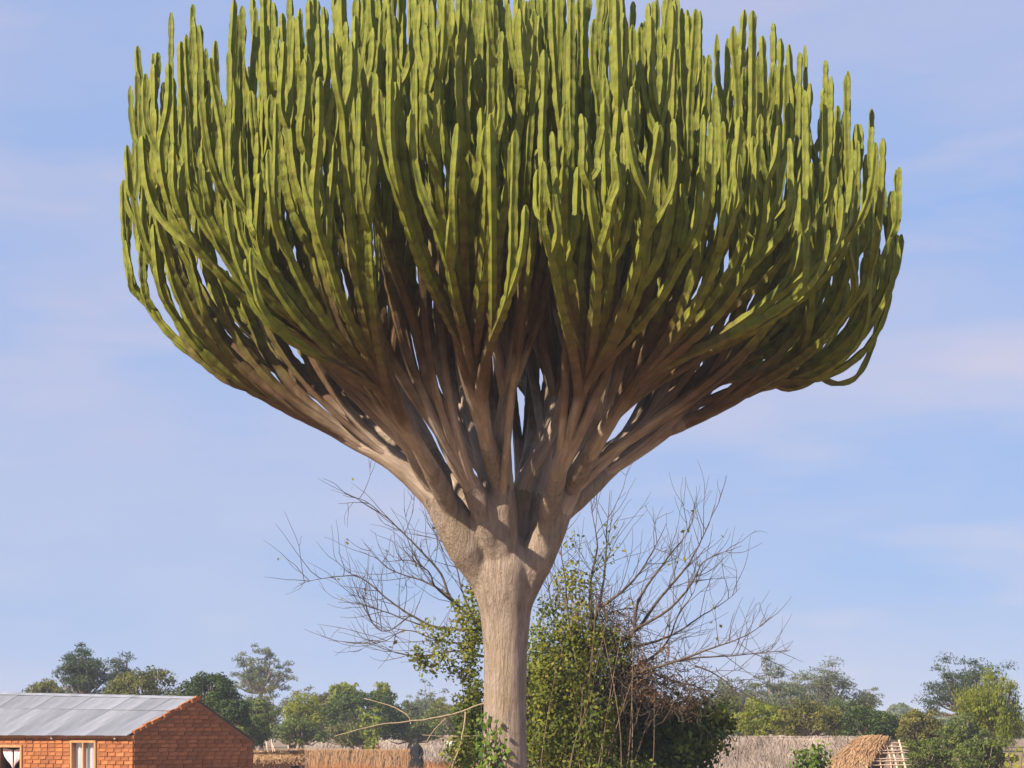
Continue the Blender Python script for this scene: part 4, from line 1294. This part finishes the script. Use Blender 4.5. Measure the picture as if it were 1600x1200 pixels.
def slab(mb, origin, ax, dn, up, W, Ls, th, nx, ny, rng, tint=.4, rough=.02):
    """an uneven thatch layer"""
    uu, vv = np.meshgrid(np.linspace(0, W, nx), np.linspace(0, Ls, ny))
    hgt = th + rough * (np.sin(uu * 3.1 + vv) + np.sin(vv * 4.3 - uu * 1.7)) + rng.normal(0, rough * .6, uu.shape)
    top = origin + ax * uu[..., None] + dn * vv[..., None] + up * hgt[..., None]
    bot = origin + ax * uu[..., None] + dn * vv[..., None] + up * 0
    a = (np.arange(ny - 1)[:, None] * nx + np.arange(nx - 1)[None]).ravel()
    Q = np.stack([a, a + nx, a + nx + 1, a + 1], -1)
    n = nx * ny
    t = np.clip(tint + rng.normal(0, .12, n), 0, 1)
    mb.add(np.vstack([top.reshape(-1, 3), bot.reshape(-1, 3)]), np.vstack([Q, Q[:, ::-1] + n,
        [[i, i + 1, i + 1 + n, i + n] for i in range(nx - 1)], [[(ny - 1) * nx + i, (ny - 1) * nx + i + n, (ny - 1) * nx + i + 1 + n, (ny - 1) * nx + i + 1] for i in range(nx - 1)],
        [[j * nx, j * nx + n, (j + 1) * nx + n, (j + 1) * nx] for j in range(ny - 1)], [[j * nx + nx - 1, (j + 1) * nx + nx - 1, (j + 1) * nx + nx - 1 + n, j * nx + nx - 1 + n] for j in range(ny - 1)]]), tint=np.concatenate([t, t]))

def thatched_hut():
    rng = np.random.default_rng(41)
    Y = 56.0; gz = float(ground_z(Y)) - .05
    x0, x1 = at(1052, 0, Y)[0], at(1390, 0, Y)[0]
    zt = at(0, 1149, Y)[2]
    base = np.array([(x0 + x1) / 2, Y, gz])
    H = empty("thatched_hut", base)
    tag(H, "low hut with grey thatched roof and bare stick lattice at its end", "hut")
    pit = math.radians(33)
    ax = np.array([1., 0, 0])
    dnf = np.array([0, -math.cos(pit), -math.sin(pit)]); upf = np.array([0, -math.sin(pit), math.cos(pit)])
    dnb = np.array([0, math.cos(pit), -math.sin(pit)]); upb = np.array([0, math.sin(pit), math.cos(pit)])
    ridge0 = np.array([x0, Y, zt - .12])
    W = x1 - x0; Ls = 2.3
    th = MB()
    slab(th, ridge0 - base, ax, dnf, upf, W * .86, Ls, .10, 60, 26, rng, .5)
    straw(th, ridge0 - base + upf * .10 + ax * -.05, ax, dnf, upf, W * .85, Ls - .2, 24000, rng, (.2, .6), .0075, .04, .5)
    # ragged ends over the left edge
    straw(th, ridge0 - base + upf * .03 + ax * -.12, ax, dnf, upf, .25, Ls, 900, rng, (.15, .4), .010, .1, .6)
    th.build("thatch", M_thatch, H, False)
    tb = MB()
    slab(tb, ridge0 - base - np.array([0, 0, .09]), ax, dnb, upb, W, Ls, .10, 30, 12, rng, .5)
    straw(tb, ridge0 - base - np.array([0, 0, .08]) + upb * .09, ax, dnb, upb, W, Ls - .3, 2500, rng)
    straw(tb, ridge0 - base + np.array([0, -.16, .0]), ax, np.array([0, 1., .05]), np.array([0, 0, 1.]), W, .05, 1500, rng, (.1, .35), .009, .09)
    tb.build("thatch", M_thatch, H, False)
    # newer tan thatch heaped on the right end
    tn = MB()
    nx, ny = 34, 26
    u0 = at(1288, 0, Y)[0] - x0; uw = at(1388, 0, Y)[0] - x0 - u0
    V = []
    for j in range(ny):
        v = j / (ny - 1)
        ul = u0 + .75 * uw * max(0, .55 - v) * 1.3 - .25 * v; ur = u0 + uw - 1.05 * v ** .72 + .06
        for i in range(nx):
            u = i / (nx - 1)
            bulge = .10 + .07 * math.sin(min(1, u * 1.05) * math.pi) ** .6 * (.5 + .5 * math.sin(math.pi * min(1, v + .25))) * (1 if u < .9 else .8)
            p = ridge0 + ax * (ul + (ur - ul) * u) + dnf * (v * Ls * .9 + .02) + upf * (bulge + rng.normal(0, .012))
            V.append(p - base)
    V = np.array(V)
    a = (np.arange(ny - 1)[:, None] * nx + np.arange(nx - 1)[None]).ravel()
    Q = np.stack([a, a + nx, a + nx + 1, a + 1], -1)
    bot = V - upf * .09
    tn.add(np.vstack([V, bot]), np.vstack([Q, Q[:, ::-1] + nx * ny, [[j * nx + nx - 1, (j + 1) * nx + nx - 1, (j + 1) * nx + nx - 1 + nx * ny, j * nx + nx - 1 + nx * ny] for j in range(ny - 1)]]), tint=np.clip(.45 + rng.normal(0, .15, 2 * nx * ny), 0, 1))
    for _ in range(4200):
        i, j = rng.integers(0, nx - 1), rng.integers(0, ny - 1)
        p = V[j * nx + i] + upf * .01; d = V[min(j + 3, ny - 1) * nx + i] - V[max(j - 1, 0) * nx + i]; d /= np.linalg.norm(d) + 1e-9
        d = d + ax * rng.normal(.10, .25) + upf * rng.normal(.03, .06); l = rng.uniform(.15, .45); s_ = ax * .010 * rng.uniform(.6, 1.6)
        tn.add([p - s_, p + s_, p + d * l + s_ * .4, p + d * l - s_ * .4], [[0, 1, 2, 3]], tint=np.full(4, np.clip(.5 + rng.normal(0, .25), 0, 1)))
    tag(tn.build("thatch", M_thatch_new, H, False), "tan newer thatch heaped over the roof end")
    # lattice of rafters and laths, bare at both ends
    def pole(a, b, r, nm):
        a, b = np.array(a), np.array(b)
        p = a + (b - a) * np.linspace(0, 1, 7)[:, None] + np.vstack([np.zeros(3), rng.normal(0, r * .35, (5, 3)), np.zeros(3)])
        m_ = MB(); m_.tube(p - base, np.linspace(r, r * .8, 7), 6); m_.build(nm, M_pole, H)
    inp = lambda px, v: ridge0 * np.array([0, 1, 1]) + np.array([at(px, 0, Y)[0], 0, 0]) + dnf * v - upf * .02
    for px in (1369, 1384, 1393, 1405):
        pole(inp(px, -.02), inp(px - rng.uniform(0, 5), Ls), .030 if px > 1390 else .02, "rafter")
    for i, v in enumerate(np.arange(.12, Ls, .165)):
        v += rng.normal(0, .02)
        pole(inp(1355 - rng.uniform(0, 10), v) + upf * .03, inp(1410 + rng.uniform(-4, 9), v + rng.normal(0, .02)) + upf * .03, .017, "lath")
        if i > 1: pole(inp(1062, v) + upf * .02, inp(1040 - 8 * v + rng.uniform(-14, 2), v + rng.normal(0, .02)) + upf * .02, .014, "lath")
    pole(inp(1056, .15) + upf * .04, inp(1018, Ls) + upf * .04, .03, "rafter")
    for v in (.2, .8, 1.4, 2.0): pole(np.array([at(1350, 0, Y)[0], Y, zt - .15]) + dnb * v, np.array([at(1408, 0, Y)[0], Y, zt - .15]) + dnb * v, .016, "lath")
    for px in (1380, 1404): pole(np.array([at(px, 0, Y)[0], Y, zt - .15]), np.array([at(px, 0, Y)[0], Y, zt - .15]) + dnb * Ls, .022, "rafter")
    pole((x0 + .1, Y, zt - .20), (at(1412, 0, Y)[0], Y, zt - .20), .03, "ridge_pole")
    w = MB()
    h = zt - .2 - math.sin(pit) * 1.7 - gz; yh = math.cos(pit) * 1.7
    xa, xb = x0 - base[0] + .15, x1 - base[0] - .15
    for lo, hi in (((xa, -yh, 0), (xb, -yh + .2, h)), ((xa, yh - .2, 0), (xb, yh, h)), ((xa, -yh + .202, 0), (xa + .2, yh - .202, h)), ((xb - .2, -yh + .202, 0), (xb, yh - .202, h))):
        w.box(lo, hi)
    w.build("wall", M_mud, H, False)
thatched_hut()

# ------------------------------------------------------------------ far thatched huts, ruined wall and grass fence on the left
def far_hut(label, px0, px1, ytop, ybot, Y, seed, wallc=None, tint=.5):
    rng = np.random.default_rng(seed)
    gz = float(ground_z(Y)); x0, x1 = at(px0, 0, Y)[0], at(px1, 0, Y)[0]
    zt, zb = at(0, ytop, Y)[2], at(0, ybot, Y)[2]
    base = np.array([(x0 + x1) / 2, Y, gz])
    H = empty("thatched_hut", base); tag(H, label, "hut", "far thatched huts")
    pit = math.radians(38); ax = np.array([1., 0, 0])
    Ls = (zt - zb) / math.sin(pit) + .3; W = x1 - x0
    o = np.array([x0, Y, zt - .1])
    th = MB()
    for sg in (-1, 1):
        dn = np.array([0, sg * math.cos(pit), -math.sin(pit)]); up = np.array([0, sg * math.sin(pit), math.cos(pit)])
        slab(th, o - base, ax, dn, up, W, Ls, .12, 26, 10, rng, tint, .02)
        straw(th, o - base + up * .11, ax, dn, up, W, Ls - .2, 2600 if sg < 0 else 300, rng, (.3, .8), .018, .05, tint)
    th.build("roof", M_thatch, H, False)
    yh = math.cos(pit) * Ls * .85; hz = zt - .12 - math.sin(pit) * Ls * .85 - gz
    w = MB(); a, b = x0 - base[0] + .12, x1 - base[0] - .12
    if hz > .05:
        w.box((a, -yh, -.1), (b, yh, hz), .02, rng)
        V = [(x, y, z) for x in (a, b) for y, z in ((-yh, hz + .002), (yh, hz + .002), (0, zt - .14 - gz))]
        w.add(V, None, [[0, 2, 1], [3, 4, 5]])
    w.build("wall", M_mud, H, False)
    return H
far_hut("far grey thatched hut with a long level roof behind the grass fence", 484, 566, 1156, 1182, 128, 1)
far_hut("far small grey thatched hut between the long one and the person", 594, 652, 1155, 1180, 126, 2)
far_hut("far brownish thatched hut just right of the person", 655, 752, 1148, 1180, 122, 3, tint=.4)
def mud_end():
    rng = np.random.default_rng(5); Y = 124.
    c = at(586, 0, Y); gz = float(ground_z(Y)); base = np.array([c[0], Y, gz])
    zt = at(0, 1160, Y)[2] - gz
    mb = MB(); n = 18
    P = np.array([[0, 0, z] for z in np.linspace(-.1, zt, 8)])
    mb.tube(P, np.array([.30, .30, .30, .30, .29, .28, .24, .12]), n)
    o = mb.build("clay_silo", M_plaster, None, True, base); tag(o, "small round orange clay silo between the far thatched roofs", "silo")
mud_end()
def white_sheet():
    Y = 118.; a, b = at(697, 1166, Y), at(736, 1159, Y); gz = float(ground_z(Y))
    base = np.array([(a[0] + b[0]) / 2, Y, gz])
    m = simple_mat("white_cloth", (.70, .71, .74), (.82, .82, .84), 8, rough=.9, bmp=.1)
    R_ = empty("washing_line", base); tag(R_, "white washing hung in front of the brownish far hut", "washing")
    w = b[0] - a[0]; h0, h1 = a[2] - gz - .05, b[2] - gz + .05
    for s_ in (-1, 1):
        p = MB(); p.tube([[s_ * w * .55, 0, -.1], [s_ * w * .55, 0, h1 * .5], [s_ * w * .55, 0, h1 + .05]], .025, 6); p.build("post", M_pole, R_)
    l = MB(); l.tube([[-w * .55, 0, h1 + .01], [0, 0, h1 - .03], [w * .55, 0, h1 + .01]], .008, 5); l.build("line", M_pole, R_)
    for u0, u1, d in ((-.5, -.05, 1), (.02, .28, .8), (.33, .5, .9)):
        nx = 10; V = []
        for r in range(5):
            for c in range(nx):
                u = u0 + (u1 - u0) * c / (nx - 1); f = r / 4
                V.append((u * w, .03 * math.sin(u * 30) * f, h1 - .02 - f * d * (h1 - h0 + .1)))
        Q = [[r * nx + c, r * nx + c + 1, (r + 1) * nx + c + 1, (r + 1) * nx + c] for r in range(4) for c in range(nx - 1)]
        c_ = MB(); c_.add(V, Q); c_.build("cloth", m, R_)
white_sheet()

def grass_fence():
    rng = np.random.default_rng(8); Y = 104.
    gz = float(ground_z(Y)); xa, xb = at(462, 0, Y)[0], at(648, 0, Y)[0]
    zt = at(0, 1171, Y)[2]
    base = np.array([(xa + xb) / 2, Y, gz])
    F = empty("grass_fence", base); tag(F, "tan fence of dry grass bundles with dark upright poles", "fence")
    mb = MB(); n = 9000
    x = rng.uniform(xa, xb, n); lean = np.where(rng.uniform(0, 1, n) < .3, rng.normal(.25, .15, n), rng.normal(0, .06, n))
    h = (zt - gz) * rng.uniform(.55, 1.02, n); y = Y + rng.normal(0, .05, n)
    p0 = np.stack([x, y, np.full(n, gz - .05) + rng.uniform(0, .5, n)], -1); p1 = p0 + np.stack([lean * h, rng.normal(0, .03, n), h * .75], -1)
    p1[:, 2] = np.minimum(p1[:, 2], zt + rng.normal(0, .03, n))
    s_ = np.array([1., 0, 0]) * .016
    V = np.stack([p0 - s_, p0 + s_, p1 + s_ * .5, p1 - s_ * .5], 1).reshape(-1, 3)
    mb.add(V - base, np.arange(n * 4).reshape(n, 4), tint=np.repeat(np.clip(.55 + rng.normal(0, .2, n), 0, 1), 4))
    mb.box((xa - base[0], -.04, -.05), (xb - base[0], .04, zt - gz - .12), tint=np.full(8, .4))
    tag(mb.build("grass_bundles", M_thatch_new, F, False), kind="stuff")
    for px in (500, 545, 580, 612, 624):
        p = at(px, 0, Y - .12); q = MB()
        q.tube([[p[0] - base[0], -.12, -.1], [p[0] - base[0] + .02, -.12, .7], [p[0] - base[0] + rng.normal(0, .05), -.13, zt - gz + rng.uniform(-.35, .05)]], .022, 6); q.build("post", M_twig, F)
grass_fence()

def ruin():
    rng = np.random.default_rng(18); Y = 80.
    gz = float(ground_z(Y)); base = np.array([at(430, 0, Y)[0], Y, gz])
    Rn = empty("brush_shelter", base); tag(Rn, "low tumbledown mud shelter heaped with straw next to the brick house", "shelter")
    w = MB(); xa, xb, xd = at(385, 0, Y)[0] - base[0], at(470, 0, Y)[0] - base[0], at(455, 0, Y)[0] - base[0]
    zt = at(0, 1168, Y)[2] - gz
    w.box((xa, 0, -.1), (xd, .3, zt * .82), .03, rng); w.box((xd + .28, 0, -.1), (xb, .3, zt * .8), .03, rng); w.box((xd - .02, -.002, zt * .58), (xd + .30, .3, zt * .84), .02, rng); w.box((xa, 1.4, -.1), (xb, 1.6, zt * .75))
    w.build("wall", M_mud, Rn, False)
    d = MB(); d.box((xd + .004, .22, 0), (xd + .276, .25, zt * .57)); d.build("doorway_shade_slab", M_dark, Rn, False)  # near-black slab filling the opening, interior shade painted as its colour
    t = MB(); straw(t, np.array([xa - .1, .2, zt * .84]), np.array([1., 0, 0]), np.array([0, -.55, -.35]), np.array([0, -.3, .9]), xb - xa + .2, .6, 2600, rng, (.2, .6), .014, .22, .6)
    straw(t, np.array([xa - .1, -.2, zt * .80]), np.array([0, 1., 0]), np.array([1., 0, .02]), np.array([0, -.2, 1.]), 1.2, xb - xa, 900, rng, (.3, .9), .014, .25, .65)
    t.build("straw_heap", M_thatch_new, Rn, False)
    for px, dz in ((420, .35), (428, .5), (436, .2), (452, .15)):
        q = MB(); x = at(px, 0, Y)[0] - base[0]; q.tube([[x, -.1, -.1], [x + .03, -.1, zt * .6], [x - rng.normal(.1, .1), -.1, zt + dz * .6]], .022, 6); q.build("post", M_pole, Rn)
ruin()

# ------------------------------------------------------------------ dry grass
def dry_grass():
    rng = np.random.default_rng(55); mb = MB(); n = 26000
    m = leaf_mat("rust_grass", [(0, (.22, .085, .03)), (.5, (.42, .18, .07)), (.85, (.55, .30, .13)), (1, (.62, .44, .22))], .25, .9)
    Y = rng.uniform(58, 97, n); px = np.where(rng.uniform(0, 1, n) < .7, rng.uniform(385, 770, n), rng.uniform(-100, 1700, n))
    keep = ~((Y < 68) & (px < 430)) & ~((px > 1000) & (px < 1440) & (Y < 60))
    Y, px = Y[keep], px[keep]; n = len(Y)
    x = (px - 800) * PX * Y; gz = ground_z(Y)
    clump = .5 + .5 * np.sin(x * 1.7 + 2 * np.sin(Y * .6)) * np.sin(Y * 1.1 + x * .4)
    tall = 1.0 + .75 * np.exp(-((px - 722) / 34) ** 2) * (Y < 75)
    h = rng.uniform(.25, 1.0, n) * (.45 + .55 * clump) * tall
    p0 = np.stack([x, Y, gz - .03], -1); d = np.stack([rng.normal(0, .22, n), rng.normal(0, .22, n), np.ones(n)], -1)
    p1 = p0 + d * h[:, None] * .6; p2 = p0 + d * np.array([1.5, 1.5, 1]) * h[:, None]
    s_ = np.array([1., 0, 0]) * .011
    V = np.stack([p0 - s_, p0 + s_, p1 + s_ * .8, p1 - s_ * .8, p2], 1).reshape(-1, 3)
    b = np.arange(n)[:, None] * 5
    mb.add(V, np.hstack([b, b + 1, b + 2, b + 3]), np.hstack([b + 3, b + 2, b + 4]), tint=np.repeat(np.clip(.5 + rng.normal(0, .25, n), 0, 1), 5))
    o = mb.build("dry_grass", m, None, False); tag(o, "rust coloured dry grass across the open ground", "grass", kind="stuff")
dry_grass()

# ------------------------------------------------------------------ leafy plants in front of the huts
def leafy_plant(name, label, px, ytop, Y, stems, spread, size, mat, seed, tint=.5, per=26, base_leaf=.45):
    rng = np.random.default_rng(seed); c = at(px, ytop, Y); gz = float(ground_z(Y)); base = np.array([c[0], Y, gz])
    root = empty(name, base); tag(root, label, "plant")
    st = MB(); C = []
    for i in range(stems):
        top = np.array([rng.normal(0, spread), rng.normal(0, spread), (c[2] - gz) * rng.uniform(.82, 1.0)])
        p = smooth_path([np.array([top[0] * .2, top[1] * .2, -.05]), top * np.array([.6, .6, .55]), top], .1)
        st.tube(p, np.linspace(.018, .006, len(p)), 5)
        for j in range(per):
            k = rng.integers(int(len(p) * base_leaf), len(p)); C.append(p[k] + rng.normal(0, .09, 3) * np.array([1, 1, .6]))
    st.build("stems", M_twig, root)
    C = np.array(C); V, Q, t = leaves(C, np.full(len(C), size), np.array([[-.2, -.4, .6]]), rng, .62, None, .5)
    mb = MB(); mb.add(V, Q, tint=np.clip(t * .6 + tint - .3, 0, 1)); mb.build("leaves", mat, root, False)
leafy_plant("leafy_sapling", "bushy green sapling growing in front of the thatched roof", 1254, 1164, 48, 9, .16, .12, M_ivy, 1, .55, 60)
leafy_plant("leafy_sapling", "second green sapling close against the tan thatch", 1281, 1160, 48.4, 7, .12, .12, M_ivy, 2, .55, 60)
leafy_plant("cassava_plant", "thin plant with pale upright leaves beside the weeping tree", 1588, 1146, 52, 5, .22, .17, G_lime, 3, .9, 9, .8)
leafy_plant("papaya_plant", "young papaya with yellowing leaves rising behind the grass fence", 576, 1108, 108, 6, .5, .26, G_lime, 4, .35, 50, .35)

# ------------------------------------------------------------------ the person in black
def person():
    Y = 90.; c = at(651, 1154, Y); gz = float(ground_z(Y)); base = np.array([c[0], Y, gz]); Hh = c[2] - gz
    root = empty("person", base); tag(root, "person in a long black garment standing by the dry grass", "person")
    s_ = Hh / 1.65
    skin = simple_mat("brown_skin", (.075, .04, .025), (.10, .055, .035), 8, bmp=0, rough=.6)
    black = simple_mat("black_cloth", (.010, .010, .012), (.022, .022, .026), 10, bmp=.2, rough=.95)
    J = {'pel': (0, 0, .92), 'chest': (0, 0, 1.22), 'neck': (.01, -.01, 1.43), 'head': (.015, -.03, 1.53), 'crown': (.015, -.02, 1.60),
         'shl': (-.14, 0, 1.31), 'ell': (-.22, -.02, 1.10), 'wrl': (-.16, -.16, .95), 'hal': (-.13, -.20, .90), 'shr': (.14, 0, 1.31), 'elr': (.22, .0, 1.10), 'wrr': (.17, -.15, .95), 'har': (.14, -.19, .90),
         'hil': (-.09, 0, .86), 'knl': (-.10, -.02, .47), 'anl': (-.10, .02, .08), 'tol': (-.11, -.14, .03), 'hir': (.09, 0, .86), 'knr': (.10, -.03, .47), 'anr': (.11, .02, .08), 'tor': (.12, -.14, .03)}
    rad = {'pel': .11, 'chest': .095, 'neck': .055, 'head': .095, 'crown': .07, 'shl': .04, 'ell': .042, 'wrl': .03, 'hal': .038, 'shr': .04, 'elr': .042, 'wrr': .03, 'har': .038, 'hil': .09, 'knl': .06, 'anl': .04, 'tol': .035, 'hir': .09, 'knr': .06, 'anr': .04, 'tor': .035}
    E = [('pel', 'chest'), ('chest', 'neck'), ('neck', 'head'), ('head', 'crown'), ('chest', 'shl'), ('shl', 'ell'), ('ell', 'wrl'), ('wrl', 'hal'), ('chest', 'shr'), ('shr', 'elr'), ('elr', 'wrr'), ('wrr', 'har'), ('pel', 'hil'), ('hil', 'knl'), ('knl', 'anl'), ('anl', 'tol'), ('pel', 'hir'), ('hir', 'knr'), ('knr', 'anr'), ('anr', 'tor')]
    # five fingers on each hand
    for h, sg in (('hal', -1), ('har', 1)):
        hx, hy, hz = J[h]
        for f in range(5):
            a = f'{h}{f}'; J[a] = (hx + (f - 2) * .018, hy - .055 - .02 * (f in (1, 2)), hz - .045 if f else hz + .0); rad[a] = .009; E.append((h, a))
    ks = list(J); me = bpy.data.meshes.new("body")
    me.from_pydata([tuple(np.array(J[k]) * s_) for k in ks], [(ks.index(a), ks.index(b)) for a, b in E], [])
    o = obj("body", me, root); me.materials.append(skin)
    md = o.modifiers.new("skin", 'SKIN'); 
    try:
        if len(me.skin_vertices) == 0:
            bpy.context.view_layer.objects.active = o; o.select_set(True); bpy.ops.object.skin_root_mark()
    except Exception: pass
    if len(me.skin_vertices):
        for k, v in zip(ks, me.skin_vertices[0].data): v.radius = (rad[k] * s_, rad[k] * s_); v.use_root = (k == 'pel')
    o.modifiers.new("sub", 'SUBSURF').render_levels = 2
    # face features
    hx, hy, hz = np.array(J['head']) * s_
    f = MB()
    for sx in (-.03, .03): f.tube([[hx + sx, hy - .085, hz + .01], [hx + sx, hy - .098, hz + .01]], .009, 8)
    f.tube([[hx, hy - .085, hz + .0], [hx, hy - .112, hz - .025], [hx, hy - .10, hz - .035]], .012, 8)
    f.tube([[hx - .025, hy - .085, hz - .06], [hx, hy - .094, hz - .062], [hx + .025, hy - .085, hz - .06]], .007, 6)
    f.build("face", black, root)
    hr = MB(); n = 14
    V = [(hx + .112 * math.cos(a) * math.cos(b), hy + .018 + .112 * math.sin(a) * math.cos(b), hz + .035 + .115 * math.sin(b)) for b in np.linspace(-.15, 1.5, 7) for a in np.arange(n) * 2 * math.pi / n]
    hr.add(V, [[r * n + i, r * n + (i + 1) % n, (r + 1) * n + (i + 1) % n, (r + 1) * n + i] for r in range(6) for i in range(n)]); hr.build("hair", black, root)
    # the long garment
    g_ = MB(); n = 28; V = []
    rows = [(1.44, .075, .07), (1.40, .13, .09), (1.33, .175, .12), (1.15, .175, .13), (.98, .21, .17), (.75, .27, .22), (.45, .34, .27), (.15, .39, .31), (.05, .40, .32)]
    for z, a, b in rows:
        for i in range(n):
            t = i * 2 * math.pi / n; fo = 1 + .06 * math.sin(7 * t) * (1.44 - z)
            V.append((a * math.cos(t) * fo * s_, b * math.sin(t) * fo * s_, z * s_))
    g_.add(V, [[r * n + (i + 1) % n, r * n + i, (r + 1) * n + i, (r + 1) * n + (i + 1) % n] for r in range(len(rows) - 1) for i in range(n)])
    g_.build("garment", black, root)
    for sg, a, b, c_ in ((-1, 'shl', 'ell', 'wrl'), (1, 'shr', 'elr', 'wrr')):
        m_ = MB(); p = smooth_path(np.array([J[a], J[b], J[c_]]) * s_, .05); m_.tube(p, np.linspace(.065, .05, len(p)) * s_, 10, False); m_.build("sleeve", black, root)
person()

# ------------------------------------------------------------------ haze
def haze():
    m = bpy.data.materials.new("haze"); m.use_nodes = True; nt = m.node_tree; nt.nodes.clear()
    out = nt.nodes.new("ShaderNodeOutputMaterial"); v = nt.nodes.new("ShaderNodeVolumePrincipled")
    v.inputs["Color"].default_value = (.80, .88, 1.0, 1); v.inputs["Density"].default_value = .00055; v.inputs["Anisotropy"].default_value = .0
    nt.links.new(v.outputs[0], out.inputs["Volume"])
    b = MB(); b.box((-9500, -70, -1.5), (9500, 12500, 13.5)); o = b.build("haze", m, None, False)
    tag(o, kind="stuff")
HAZE = True
if HAZE: haze()
